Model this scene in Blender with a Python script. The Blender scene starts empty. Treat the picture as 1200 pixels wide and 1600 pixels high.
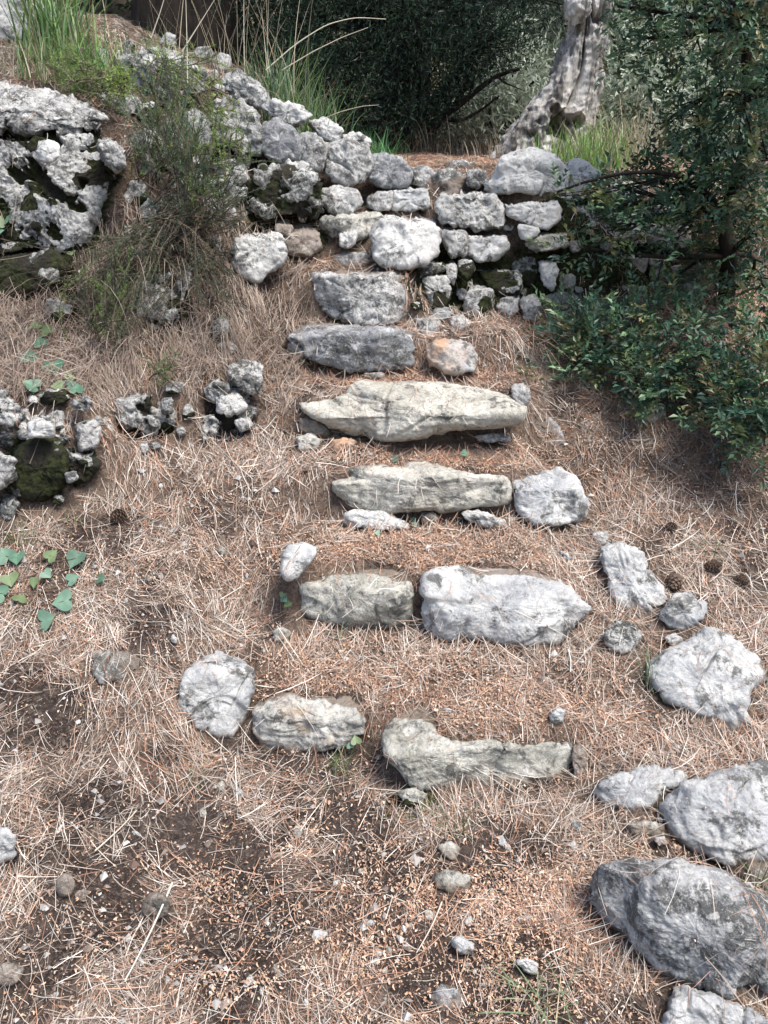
import bpy, math, random
import numpy as np
from mathutils import Vector
S = bpy.context.scene
R = math.radians
rng = np.random.default_rng(11)
random.seed(11)

# ---------------------------------------------------------------- camera
CAM = np.array([0.0, 0.0, 1.5]); PITCH = R(-20.0); FOV = R(67.0)
W0, H0 = 1200, 1600
F = (H0/2)/math.tan(FOV/2)
cd = bpy.data.cameras.new('camera'); cam = bpy.data.objects.new('camera', cd)
S.collection.objects.link(cam); S.camera = cam
cam.location = CAM; cam.rotation_euler = (R(90)+PITCH, 0, 0)
cd.sensor_fit = 'VERTICAL'; cd.sensor_height = 24; cd.lens = 12/math.tan(FOV/2)
cd.clip_start = 0.05; cd.clip_end = 500
FWD = np.array([0, math.cos(PITCH), math.sin(PITCH)]); UP = np.array([0, -math.sin(PITCH), math.cos(PITCH)])
RGT = np.array([1.0, 0, 0])

# ---------------------------------------------------------------- light
SUN_EL, SUN_AZ = 64.0, 128.0      # azimuth clockwise from +Y (the view direction)
w = bpy.data.worlds.new('World'); S.world = w; w.use_nodes = True
nt = w.node_tree; bg = nt.nodes['Background']
sky = nt.nodes.new('ShaderNodeTexSky'); sky.sky_type = 'NISHITA'; sky.sun_disc = False
sky.sun_elevation = R(SUN_EL); sky.sun_rotation = R(SUN_AZ)
sky.air_density = 1.0; sky.dust_density = 2.5; sky.ozone_density = 1.0
nt.links.new(sky.outputs[0], bg.inputs[0]); bg.inputs[1].default_value = 0.15
sl = bpy.data.lights.new('sun', 'SUN'); sl.energy = 3.1; sl.angle = R(24.0); sl.color = (1.0, 0.96, 0.9)
so = bpy.data.objects.new('sun', sl); S.collection.objects.link(so)
sd = Vector((math.sin(R(SUN_AZ))*math.cos(R(SUN_EL)), math.cos(R(SUN_AZ))*math.cos(R(SUN_EL)), math.sin(R(SUN_EL))))
so.rotation_euler = sd.to_track_quat('Z', 'Y').to_euler(); so.location = (0, 0, 20)
S.view_settings.view_transform = 'Standard'; S.view_settings.look = 'None'
S.view_settings.exposure = 0.93; S.view_settings.gamma = 1.0
S.cycles.max_bounces = 6; S.cycles.diffuse_bounces = 3; S.cycles.transparent_max_bounces = 4
S.cycles.use_denoising = True

# ---------------------------------------------------------------- noise
_perm = rng.permutation(4096)
_g = rng.normal(size=(4096, 3)); _g /= np.linalg.norm(_g, axis=1)[:, None]
def _h(i, j, k):
    return _perm[(_perm[(_perm[i & 4095] + j) & 4095] + k) & 4095]
def pnoise(p):
    p = np.asarray(p, float); i = np.floor(p).astype(np.int64); f = p - i
    u = f*f*f*(f*(f*6-15)+10); out = np.zeros(len(p))
    for a in (0, 1):
        for b in (0, 1):
            for c in (0, 1):
                g = _g[_h(i[:, 0]+a, i[:, 1]+b, i[:, 2]+c)]
                d = (g*(f-np.array([a, b, c]))).sum(1)
                wx = u[:, 0] if a else 1-u[:, 0]; wy = u[:, 1] if b else 1-u[:, 1]; wz = u[:, 2] if c else 1-u[:, 2]
                out += d*wx*wy*wz
    return out*1.5
def fbm(p, o=4, g=0.5):
    s = 0; a = 1
    for k in range(o):
        s = s + a*pnoise(p*(2.03**k) + 17.3*k); a *= g
    return s
def worley(p):
    p = np.asarray(p, float); i = np.floor(p).astype(np.int64); f = p - i
    f1 = np.full(len(p), 9.0); f2 = f1.copy()
    for a in (-1, 0, 1):
        for b in (-1, 0, 1):
            for c in (-1, 0, 1):
                h = _h(i[:, 0]+a, i[:, 1]+b, i[:, 2]+c)
                q = _g[h]*0.5+0.5 + np.array([a, b, c]) - f
                d = np.sqrt((q*q).sum(1)); m = d < f1
                f2 = np.where(m, f1, np.minimum(f2, d)); f1 = np.where(m, d, f1)
    return f1, f2
def facet(p):
    # each cell of a jittered lattice gets its own tilted plane: angular fracture faces
    p = np.asarray(p, float); i = np.floor(p).astype(np.int64); f = p - i
    W = np.zeros(len(p)); O = np.zeros(len(p)); best = np.full(len(p), 9.0); D = []
    for a in (-1, 0, 1):
        for b in (-1, 0, 1):
            for c in (-1, 0, 1):
                h = _h(i[:, 0]+a, i[:, 1]+b, i[:, 2]+c)
                q = f - (_g[h]*0.5+0.5 + np.array([a, b, c])); d = np.sqrt((q*q).sum(1))
                e = (q*_g[(h+77) & 4095]).sum(1)*.9 + _g[(h+5) & 4095][:, 0]*.25
                w_ = np.exp(-d*34); W += w_; O += w_*e
    return O/(W+1e-12)
def n2(x, y, s, seed=0.0, o=3):
    x = np.asarray(x, float); y = np.asarray(y, float)
    return fbm(np.stack([x.ravel()*s+seed, y.ravel()*s-seed, np.full(x.size, seed*1.7)], 1), o).reshape(x.shape)
def sstep(a, b, x):
    t = np.clip((x-a)/(b-a), 0, 1); return t*t*(3-2*t)

# ---------------------------------------------------------------- terrain height
STAIR = [(-60, -9), (0, 0.0), (1.0, .15), (1.5, .235), (1.54, .24), (1.60, .345), (1.85, .435), (1.91, .445), (1.95, .59), (2.21, .64), (2.27, .65),
         (2.31, .78), (2.45, .825), (2.54, .835), (2.58, .955), (2.73, 1.01), (2.79, 1.02), (2.83, 1.13), (2.9, 1.155), (2.97, 1.175),
         (3.01, 1.34), (3.12, 1.375), (3.18, 1.385), (3.22, 1.49), (3.4, 1.56), (3.5, 1.60), (3.55, 1.71), (3.8, 1.77), (5, 1.93), (9, 2.5), (60, 22)]
WALLST = [p for p in STAIR if p[0] < 2.95] + [(3.05, 1.16), (3.17, 1.19), (3.27, 1.33), (3.36, 1.55), (3.46, 1.67), (3.62, 1.76), (5, 1.93), (9, 2.5), (60, 22)]
COLS = [
 (-60, [(-60, -9), (0, 0), (10, 6), (60, 30)]),
 (-4.0, [(-60, -9), (0, .1), (1, .4), (2.0, .85), (2.3, 1.2), (2.9, 1.6), (3.1, 2.1), (4.2, 2.8), (9, 4.2), (60, 26)]),
 (-1.5, [(-60, -9), (0, -.02), (1, .17), (1.5, .36), (2.12, .66), (2.2, .74), (2.27, .95), (2.6, 1.12), (2.85, 1.3), (3.0, 1.72), (3.3, 1.95), (4.2, 2.45), (9, 3.4), (60, 24)]),
 (-1.0, [(-60, -9), (0, 0), (1, .15), (1.5, .33), (2.2, .68), (2.28, .76), (2.36, .97), (2.6, 1.1), (2.85, 1.28), (3.0, 1.58), (3.3, 1.85), (4.0, 2.25), (9, 3.2), (60, 23)]),
 (-.62, [(-60, -9), (0, 0), (1, .15), (1.5, .29), (2.0, .55), (2.5, .81), (2.6, 1.0), (2.8, 1.17), (3.0, 1.38), (3.3, 1.70), (3.8, 2.02), (9, 3.0), (60, 22)]),
 (-.42, [(-60, -9), (0, 0), (1, .15), (1.5, .25), (1.68, .28), (1.75, .4), (2.0, .52), (2.5, .82), (2.75, 1.05), (2.95, 1.22), (3.15, 1.42), (3.4, 1.66), (3.6, 1.86), (9, 2.8), (60, 22)]),
 (-.24, STAIR), (.12, STAIR),
 (.2, WALLST), (.42, WALLST),
 (.62, [(-60, -9), (0, 0), (1, .16), (1.5, .27), (1.85, .43), (2.2, .61), (2.5, .79), (2.75, .95), (3.0, 1.08), (3.22, 1.17), (3.3, 1.22), (3.38, 1.66), (3.55, 1.76), (5, 1.92), (9, 2.5), (60, 22)]),
 (1.3, [(-60, -9), (0, 0.02), (1, .20), (1.5, .33), (2.2, .62), (2.75, .93), (3.1, 1.08), (3.4, 1.2), (3.46, 1.26), (3.54, 1.62), (3.7, 1.72), (5, 1.9), (9, 2.5), (60, 22)]),
 (4.0, [(-60, -9), (0, .1), (1, .3), (3.4, 1.2), (3.5, 1.25), (3.6, 1.6), (5, 1.85), (9, 2.6), (60, 22)]),
 (60, [(-60, -9), (0, 0), (10, 4), (60, 22)]),
]
CX = np.array([c[0] for c in COLS], float)
def Hraw(x, y):
    x = np.asarray(x, float); y = np.asarray(y, float)
    sh = np.interp(x, [-.6, -.4, -.15, 0, .15, .5], [.24, .2, .15, .09, 0, .03])*(1-.3*sstep(1.6, 1.8, y))*(1-.8*sstep(1.95, 2.25, y))*sstep(.9, 1.4, y)
    ye = y - sh
    prof = np.stack([np.interp(ye if abs(c[0]) < .5 else y, [p[0] for p in c[1]], [p[1] for p in c[1]]) for c in COLS], 0)
    k = np.clip(np.searchsorted(CX, x, side='right')-1, 0, len(CX)-2)
    t = (x-CX[k])/(CX[k+1]-CX[k]); t = np.clip(t, 0, 1); t = t*t*(3-2*t)
    a = np.take_along_axis(prof, k[None], 0)[0]; b = np.take_along_axis(prof, (k+1)[None], 0)[0]
    return a*(1-t)+b*t
def Hs(x, y):
    x = np.atleast_1d(np.asarray(x, float)); y = np.atleast_1d(np.asarray(y, float))
    z = Hraw(x, y)
    far = sstep(5, 14, np.hypot(x, y))
    z = z + (.004*n2(x, y, 40, 2.1, 3) + .016*n2(x, y, 3.1, 3.3) + .009*n2(x, y, 13, 8.1))*(1-far) + far*1.2*n2(x, y, .12, 5.2)
    return z
def ray(px, py):
    return FWD + RGT*((px-W0/2)/F) + UP*((H0/2-py)/F)
def hit(px, py, tmax=12.0):
    d = ray(px, py); t = np.arange(.5, tmax, .004)
    P = CAM + t[:, None]*d
    below = P[:, 2] < Hs(P[:, 0], P[:, 1])
    i = np.argmax(below)
    return (P[i], t[i]) if below.any() else (CAM+d*6, 6.0)
def atd(px, py, y):
    d = ray(px, py); return CAM + d*(y/d[1])

# ---------------------------------------------------------------- object helpers
def tag(o, label=None, cat=None, group=None, kind=None):
    if label: o['label'] = label
    if cat: o['category'] = cat
    if group: o['group'] = group
    if kind: o['kind'] = kind
    return o
def mesh_np(name, V, Fq, mat, parent=None, loc=None, smooth=True, cols=None, attrs=None):
    V = np.asarray(V, np.float32); Fq = np.asarray(Fq, np.int32)
    me = bpy.data.meshes.new(name)
    loc = np.zeros(3) if loc is None else np.asarray(loc, float)
    V = (V - loc).astype(np.float32)
    n = Fq.shape[1]
    me.vertices.add(len(V)); me.vertices.foreach_set('co', V.ravel())
    me.loops.add(Fq.size); me.loops.foreach_set('vertex_index', Fq.ravel())
    me.polygons.add(len(Fq)); me.polygons.foreach_set('loop_start', np.arange(0, Fq.size, n, dtype=np.int32))
    me.polygons.foreach_set('loop_total', np.full(len(Fq), n, np.int32))
    me.update(calc_edges=True)
    me.polygons.foreach_set('use_smooth', np.full(len(Fq), bool(smooth)))
    if cols is not None:
        a = me.color_attributes.new('tint', 'FLOAT_COLOR', 'POINT')
        c4 = np.ones((len(V), 4), np.float32); c4[:, :3] = cols
        a.data.foreach_set('color', c4.ravel())
    for k, v in (attrs or {}).items():
        a = me.attributes.new(k, 'FLOAT', 'POINT'); a.data.foreach_set('value', np.asarray(v, np.float32))
    me.materials.append(mat); me.validate()
    o = bpy.data.objects.new(name, me); S.collection.objects.link(o)
    o.location = loc
    if parent is not None:
        o.parent = parent; o.location = loc - np.array(parent.location)
    return o
def empty(name, loc):
    o = bpy.data.objects.new(name, None); S.collection.objects.link(o); o.location = loc
    o.empty_display_size = .1
    return o

# ---------------------------------------------------------------- materials
class G:
    def __init__(s, name):
        s.m = bpy.data.materials.new(name); s.m.use_nodes = True; s.t = s.m.node_tree
        s.b = s.t.nodes['Principled BSDF']; s.b.inputs['Roughness'].default_value = .9
        s.b.inputs['Specular IOR Level'].default_value = .2
    def n(s, ty, **kw):
        x = s.t.nodes.new(ty)
        for k, v in kw.items():
            if k in x.inputs: 
                if hasattr(v, 'bl_rna') or isinstance(v, bpy.types.NodeSocket): s.t.links.new(v, x.inputs[k])
                else: x.inputs[k].default_value = v
            else: setattr(x, k, v)
        return x
    def l(s, a, b): s.t.links.new(a, b)
    def noise(s, vec, scale, det=5, rough=.6, dist=0.0):
        x = s.n('ShaderNodeTexNoise'); s.l(vec, x.inputs['Vector'])
        x.inputs['Scale'].default_value = scale; x.inputs['Detail'].default_value = det
        x.inputs['Roughness'].default_value = rough; x.inputs['Distortion'].default_value = dist
        return x.outputs['Fac']
    def ramp(s, fac, a, b, va=0.0, vb=1.0):
        x = s.n('ShaderNodeMapRange'); x.clamp = True; s.l(fac, x.inputs[0])
        x.interpolation_type = 'SMOOTHSTEP'
        for i, v in zip((1, 2, 3, 4), (a, b, va, vb)): x.inputs[i].default_value = v
        return x.outputs[0]
    def math(s, op, a, b=None):
        x = s.n('ShaderNodeMath'); x.operation = op
        for i, v in enumerate((a, b)):
            if v is None: continue
            if isinstance(v, bpy.types.NodeSocket): s.l(v, x.inputs[i])
            else: x.inputs[i].default_value = v
        return x.outputs[0]
    def mix(s, fac, a, b):
        x = s.n('ShaderNodeMix'); x.data_type = 'RGBA'
        for i, v in zip((0, 6, 7), (fac, a, b)):
            if isinstance(v, bpy.types.NodeSocket): s.l(v, x.inputs[i])
            elif i == 0: x.inputs[i].default_value = v
            else: x.inputs[i].default_value = (*v, 1)
        return x.outputs[2]
    def bump(s, h, dist, strength=1.0, nrm=None):
        x = s.n('ShaderNodeBump'); s.l(h, x.inputs['Height']); x.inputs['Distance'].default_value = dist
        x.inputs['Strength'].default_value = strength
        if nrm is not None: s.l(nrm, x.inputs['Normal'])
        return x.outputs[0]

MOSS = (.013, .016, .007)
def rock_mat(name, a, b, dark=(.07, .068, .062), dk=.5, white=.5, stain=0.0, stain_col=(.36, .17, .07), moss=0.0, bump=1.0, speck=.5):
    g = G(name)
    tc = g.n('ShaderNodeTexCoord'); oi = g.n('ShaderNodeObjectInfo')
    sc = g.n('ShaderNodeVectorMath'); sc.operation = 'SCALE'; sc.inputs[0].default_value = (31, 47, 23); g.l(oi.outputs['Random'], sc.inputs['Scale'])
    ad = g.n('ShaderNodeVectorMath'); ad.operation = 'ADD'; g.l(tc.outputs['Object'], ad.inputs[0]); g.l(sc.outputs[0], ad.inputs[1])
    v = ad.outputs[0]
    c = g.mix(g.ramp(g.noise(v, 7, 5, .65, .6), .35, .65), a, b)
    nl = g.noise(v, 13, 8, .72, .3)
    c = g.mix(g.math('MULTIPLY', g.ramp(nl, .56-.10*dk, .64-.09*dk), .85), c, dark)
    nf = g.noise(v, 75, 6, .75)
    c = g.mix(g.math('MULTIPLY', g.ramp(nf, .50, .60), speck), c, dark)
    wv = g.noise(v, 34, 6, .75, 1.0)
    c = g.mix(g.math('MULTIPLY', g.ramp(wv, .545, .60), white), c, (.62, .61, .57))
    c = g.mix(g.math('MULTIPLY', g.ramp(g.noise(v, 160, 4, .8), .55, .63), .6*white), c, (.60, .59, .56))
    if stain > 0:
        c = g.mix(g.math('MULTIPLY', g.ramp(g.noise(v, 5, 5, .6, .5), .62-.2*stain, .72-.1*stain), .85), c, stain_col)
    at = g.n('ShaderNodeAttribute'); at.attribute_name = 'pit'
    c = g.mix(g.math('MULTIPLY', g.ramp(g.noise(v, 48, 5, .8, .8), .52, .57), g.ramp(g.noise(v, 6, 3), .45, .6, 0, .75*speck)), c, (.045, .045, .04))
    ad_ = g.n('ShaderNodeAttribute'); ad_.attribute_name = 'dirt'
    c = g.mix(g.ramp(g.math('ADD', ad_.outputs['Fac'], g.math('SUBTRACT', g.noise(v, 30, 6, .75), .5)), .35, .75, 0, .75), c, (.15, .108, .078))
    f = g.math('ADD', at.outputs['Fac'], g.math('MULTIPLY', g.math('SUBTRACT', g.noise(v, 22, 7, .75), .5), 1.2))
    mcol = g.mix(g.ramp(g.noise(v, 60, 4, .7), .4, .6), MOSS, (.036, .042, .014))
    mcol = g.mix(g.ramp(g.noise(v, 9, 3), .45, .6), mcol, (.03, .026, .02))
    c = g.mix(g.ramp(f, .42, .52), c, mcol)
    g.l(c, g.b.inputs['Base Color'])
    h = g.math('ADD', g.math('MULTIPLY', g.noise(v, 28, 9, .72), 1.0), g.math('MULTIPLY', g.noise(v, 120, 5, .8), .35))
    g.l(g.bump(h, .017*bump, .8), g.b.inputs['Normal'])
    return g.m
M = {}
M['blue']  = rock_mat('blue_grey_limestone', (.33, .335, .34), (.51, .505, .485), dk=.35, white=.45, speck=.22, bump=.8)
M['steel'] = rock_mat('dark_blue_grey_limestone', (.16, .165, .175), (.31, .315, .32), dk=.45, white=.5, speck=.45, bump=.9)
M['blotch'] = rock_mat('dark_blotched_limestone', (.21, .213, .22), (.47, .465, .45), dark=(.055, .055, .053), dk=.95, white=.5, speck=.3, bump=.9)
M['white'] = rock_mat('white_limestone', (.47, .465, .445), (.63, .62, .595), dk=.35, white=.45, speck=.35, bump=1.0)
M['grey']  = rock_mat('grey_lichened_limestone', (.31, .305, .295), (.50, .49, .47), dk=.6, white=.75, speck=.65, bump=1.2)
M['beige'] = rock_mat('beige_limestone_slab', (.37, .35, .295), (.54, .515, .45), dk=.2, white=.35, speck=.35, bump=.9)
M['olive'] = rock_mat('olive_grey_limestone', (.31, .30, .255), (.47, .455, .40), dk=.45, white=.45, speck=.45, bump=1.0)
M['stain'] = rock_mat('rust_stained_limestone', (.36, .345, .31), (.52, .50, .45), dk=.3, white=.45, stain=.55, stain_col=(.33, .21, .11), bump=1.0)
M['clay']  = rock_mat('orange_clay_limestone', (.40, .40, .40), (.50, .40, .31), dk=.2, white=.2, stain=.8, stain_col=(.50, .30, .18), speck=.25, bump=1.0)
M['brown'] = rock_mat('brown_weathered_limestone', (.19, .155, .125), (.30, .25, .21), dk=.4, white=.25, speck=.4)
M['pit']   = rock_mat('pitted_white_limestone', (.33, .33, .315), (.60, .59, .565), dk=.7, white=.7, speck=.7, bump=1.7)
M['shade'] = rock_mat('shaded_grey_wall_limestone', (.15, .145, .14), (.26, .255, .245), dk=.4, white=.3, speck=.4)  # darker copy of the grey limestone, with the shrub's shade in its colour
M['black'] = rock_mat('black_lichened_limestone', (.28, .28, .265), (.56, .56, .535), dark=(.03, .03, .024), dk=1.0, white=.65, speck=.85, bump=1.5)

def ground_mat():
    g = G('forest_soil'); tc = g.n('ShaderNodeTexCoord'); v = tc.outputs['Object']
    c = g.mix(g.ramp(g.noise(v, 4, 6, .65), .35, .65), (.040, .029, .025), (.090, .067, .057))
    at = g.n('ShaderNodeAttribute'); at.attribute_name = 'litter'
    lc = g.mix(g.ramp(g.noise(v, 70, 6, .8), .42, .58), (.13, .09, .065), (.37, .285, .22)); ao = g.n('ShaderNodeAttribute'); ao.attribute_name = 'flake'
    lc = g.mix(g.math('MULTIPLY', g.ramp(g.noise(v, 130, 4, .8), .40, .56), g.math('ADD', ao.outputs['Fac'], .25)), lc, (.54, .36, .26))
    lf = g.math('ADD', at.outputs['Fac'], g.math('SUBTRACT', g.noise(v, 30, 6, .75), .5))
    c = g.mix(g.ramp(lf, .30, .75, 0, .85), c, lc)
    c = g.mix(g.math('MULTIPLY', g.ramp(g.noise(v, 55, 7, .8), .44, .6), .6), c, (.20, .155, .13))
    c = g.mix(g.math('MULTIPLY', g.ramp(g.noise(v, 110, 6, .85), .53, .6), .7), c, (.33, .235, .17))
    c = g.mix(g.math('MULTIPLY', g.ramp(g.noise(v, 60, 6, .85, .5), .56, .62), .8), c, (.028, .021, .018))
    c = g.mix(g.math('MULTIPLY', g.ramp(g.noise(v, 150, 5, .75), .58, .66), .7), c, (.30, .16, .09))
    c = g.mix(g.math('MULTIPLY', g.ramp(g.noise(v, 90, 3, .6, 1.0), .68, .72), .8), c, (.36, .34, .31))
    am = g.n('ShaderNodeAttribute'); am.attribute_name = 'moss'
    mf = g.math('ADD', am.outputs['Fac'], g.math('SUBTRACT', g.noise(v, 16, 6, .75), .5))
    c = g.mix(g.ramp(mf, .38, .5), c, g.mix(g.ramp(g.noise(v, 70, 4, .7), .42, .6), (.014, .016, .008), (.05, .06, .018)))
    gy = g.n('ShaderNodeSeparateXYZ'); g.l(v, gy.inputs[0])
    c = g.mix(g.ramp(gy.outputs['Y'], 6, 10.0, 0, .8), c, g.mix(g.ramp(g.noise(v, 1.5, 6, .7), .4, .6), (.07, .085, .035), (.24, .20, .13)))
    g.l(c, g.b.inputs['Base Color'])
    h = g.math('ADD', g.noise(v, 45, 8, .75), g.math('MULTIPLY', g.noise(v, 190, 4, .8), .5))
    g.l(g.bump(h, .035), g.b.inputs['Normal']); g.b.inputs['Roughness'].default_value = 1
    return g.m
M['ground'] = ground_mat()
def tint_mat(name, rough=.7, trans=0.0, spec=.25):
    g = G(name); a = g.n('ShaderNodeAttribute'); a.attribute_name = 'tint'
    g.l(a.outputs['Color'], g.b.inputs['Base Color'])
    g.b.inputs['Roughness'].default_value = rough; g.b.inputs['Specular IOR Level'].default_value = spec
    if trans > 0:
        tr = g.n('ShaderNodeBsdfTranslucent'); g.l(a.outputs['Color'], tr.inputs['Color'])
        mx = g.n('ShaderNodeMixShader'); mx.inputs[0].default_value = trans
        g.l(g.b.outputs[0], mx.inputs[1]); g.l(tr.outputs[0], mx.inputs[2])
        g.l(mx.outputs[0], g.t.nodes['Material Output'].inputs['Surface'])
    return g.m
M['litter'] = tint_mat('dry_pine_needles', .75, .12, .2)
M['leaf'] = tint_mat('green_leaf', .45, .25, .4)
M['blade'] = tint_mat('grass_blade', .5, .3, .3)
def bark_mat(name, a, b, sc=18, bd=.02):
    g = G(name); tc = g.n('ShaderNodeTexCoord')
    mp = g.n('ShaderNodeMapping'); mp.inputs['Scale'].default_value = (1, 1, .17); g.l(tc.outputs['Object'], mp.inputs[0]); v = mp.outputs[0]
    c = g.mix(g.ramp(g.noise(v, sc, 8, .7, .5), .38, .62), a, b)
    g.l(c, g.b.inputs['Base Color']); g.l(g.bump(g.noise(v, sc*1.6, 9, .7, .4), bd), g.b.inputs['Normal'])
    return g.m
M['bark'] = bark_mat('shade_darkened_bark', (.012, .009, .007), (.036, .028, .022))  # near-black: the shade on the trunks is put into the bark colour
M['twig'] = bark_mat('grey_brown_twig', (.07, .05, .038), (.14, .11, .085), 40, .004)
M['olivebark'] = bark_mat('pale_olive_bark', (.15, .135, .12), (.60, .565, .52), 15, .03)

def px_of(x, y, z):
    P = np.stack([x, y, z], 1)-CAM; t = P@FWD
    return W0/2+F*(P@RGT)/t, H0/2-F*(P@UP)/t, t
LUSH = [(770,1100,190,50,1),(500,1050,140,40,1),(660,850,220,35,.9),(690,705,150,22,.9),(640,590,180,14,.9),(300,880,160,50,.6),(640,1040,200,30,.8)]
BARE = [(780,400,150,70,.85),(950,400,120,90,.8),(270,430,200,120,.85),(150,480,80,60,.6),(460,360,60,40,.7),(660,310,100,30,.6),(380,230,90,90,.7),(70,1110,110,75,1),(290,1300,130,100,1),(140,1250,100,45,.95),(250,1180,60,30,.8),(380,1330,60,60,.8),(560,1290,90,40,.8),(40,1480,80,60,.7),(250,965,70,35,.8),(450,1240,60,60,.7),(330,1500,120,60,.6),(150,1420,150,70,.75),(60,1140,60,70,.8),(800,1320,120,50,.75),(560,1400,200,120,.55),(440,1190,60,35,.9),(640,1250,90,25,.6),(20,1330,60,60,.7),(700,1480,180,70,.35),(990,560,130,70,.4),(190,820,55,25,.95),(60,410,90,60,.9),(70,740,60,60,.9),(130,320,80,80,.9),(740,455,110,60,.55)]
MOSSY = [(900,345,70,60,1),(1010,370,90,50,1),(740,440,120,60,1),(850,420,70,50,1),(60,320,130,110,1),(440,320,90,70,.9),(350,330,60,50,.8),(60,430,100,45,1),(60,730,70,60,.9),(355,640,60,60,.7),(225,660,50,45,.6),(255,480,60,70,.7),(950,420,120,60,.8),(1000,350,120,50,.7),(480,375,50,35,.6),(640,1250,60,20,.6),(370,210,80,80,.8)]
ORG = [(640,870,200,45,1),(700,710,150,30,1.3),(640,590,200,16,1.3),(760,1110,220,70,.5),(560,1060,250,70,.4),(650,1440,330,120,.9),(800,1480,200,80,.9),(500,320,50,10,.9),(480,412,60,10,.9),(620,250,140,12,1.2),(770,240,60,20,1),(300,575,120,20,.5),(700,560,60,30,.8),(350,1420,120,100,.6)]
def blob(px, py, L):
    v = np.zeros(len(px))
    for a, b, rx, ry, s_ in L: v = np.maximum(v, s_*np.exp(-(((px-a)/rx)**2+((py-b)/ry)**2)))
    return v
def litter_density(x, y, z):
    px, py, t = px_of(x, y, z); t = np.where(t < .1, .1, t)
    d = 1-blob(px, py, BARE)
    d = d*(.4+.7*sstep(-.5, .35, n2(x, y, 5.5, 44, 4))); d = np.maximum(d, blob(px, py, LUSH))
    fg = sstep(1250, 1420, py)*(1-sstep(0, 260, abs(px-560)-200)); return np.where(t > .2, d*(1-.35*fg), .5)

# ---------------------------------------------------------------- ground sheet
xs = np.concatenate([-60+58*np.linspace(0, 1, 26)**.5, np.linspace(-1.95, 2.0, 440), 2.0+58*np.linspace(0.02, 1, 26)**2])
ys = np.concatenate([-20+20.5*np.linspace(0, 1, 14)**.5, np.linspace(.52, 4.2, 430), 4.2+56*np.linspace(0.015, 1, 60)**2])
GX, GY = np.meshgrid(xs, ys)
GZ = Hs(GX.ravel(), GY.ravel()).reshape(GX.shape)
nx, ny = len(xs), len(ys)
# ---------------------------------------------------------------- stones
HX0, HX1, HY0, HY1, HR = -2.0, 2.0, .5, 5.4, .006
hnx, hny = int((HX1-HX0)/HR), int((HY1-HY0)/HR)
_hx = HX0+(np.arange(hnx)+.5)*HR; _hy = HY0+(np.arange(hny)+.5)*HR
HM0 = Hs(*[a.ravel() for a in np.meshgrid(_hx, _hy)]).reshape(hny, hnx)
HS = np.full(HM0.shape, -99.0)
HXX, HYY = np.meshgrid(_hx, _hy)
def finish_ground():
    global HM
    HM = np.maximum(HM0, HS)
    lit = litter_density(GX.ravel(), GY.ravel(), GZ.ravel())
    qx, qy, qt = px_of(GX.ravel(), GY.ravel(), GZ.ravel()); mos = np.where(qt > .3, blob(qx, qy, MOSSY), 0)
    idx = np.arange(nx*ny).reshape(ny, nx)
    Fq = np.stack([idx[:-1, :-1], idx[:-1, 1:], idx[1:, 1:], idx[1:, :-1]], -1).reshape(-1, 4)
    tag(mesh_np('ground', np.stack([GX.ravel(), GY.ravel(), GZ.ravel()], 1), Fq, M['ground'], attrs={'litter': lit, 'moss': mos, 'flake': np.clip(blob(qx, qy, ORG), 0, .7)}), 'brown forest soil of the slope under the steps', 'ground', kind='structure')

def inpoly(px, py, P):
    c = np.zeros(len(px), bool); n = len(P)
    for i in range(n):
        x1, y1 = P[i]; x2, y2 = P[(i+1) % n]
        if y1 == y2: continue
        c ^= ((y1 > py) != (y2 > py)) & (px < (x2-x1)*(py-y1)/(y2-y1)+x1)
    return c
def carve(XX, YY, ZZ, B, tsurf, Q, nF, E, nT, ct):
    w_ = (abs(XX-Q[0]) < .6) & (abs(YY-Q[1]) < .6)
    I = np.nonzero(w_); x, y, z = XX[I], YY[I], ZZ[I]
    P = np.stack([x, y, z], 1)-CAM; t = P@FWD; px = W0/2+F*(P@RGT)/t; py = H0/2-F*(P@UP)/t
    m = (t > .2) & (px > B[:, 0].min()) & (px < B[:, 0].max()) & (py > B[:, 1].min()) & (py < B[:, 1].max())
    if not m.any(): return
    ins = np.zeros(len(x), bool); ins[m] = inpoly(px[m], py[m], B)
    k = np.nonzero(ins)[0]
    if not len(k): return
    ts = tsurf(px[k], py[k]); k = k[t[k] < ts+ct]
    if not len(k): return
    infront = ((P[k]+CAM-Q)@nF) > 0
    # bottom row of the outline in this column
    yb = np.array([max([B[i, 1]+(B[(i+1) % len(B), 1]-B[i, 1])*(q-B[i, 0])/(B[(i+1) % len(B), 0]-B[i, 0]) for i in range(len(B)) if (B[i, 0]-q)*(B[(i+1) % len(B), 0]-q) < 0] or [py[j]]) for q, j in zip(px[k], k)])
    d = FWD[None]+UP[None]*((H0/2-yb)/F)[:, None]
    zb = CAM[2]+d[:, 2]*y[k]/d[:, 1]
    zt = E[2]-((x[k]-E[0])*nT[0]+(y[k]-E[1])*nT[1])/nT[2]-.015-.06*ct
    zn = np.where(infront, zb, np.maximum(zb, zt))
    z[k] = np.minimum(z[k], zn); ZZ[I] = z
def hm_add(V):
    i = ((V[:, 0]-HX0)/HR).astype(int); j = ((V[:, 1]-HY0)/HR).astype(int)
    m = (i >= 0) & (i < hnx) & (j >= 0) & (j < hny)
    np.maximum.at(HS, (j[m], i[m]), V[m, 2])
def hm_get(A, x, y):
    i = np.clip(((x-HX0)/HR).astype(int), 0, hnx-1); j = np.clip(((y-HY0)/HR).astype(int), 0, hny-1)
    return A[j, i]

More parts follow.
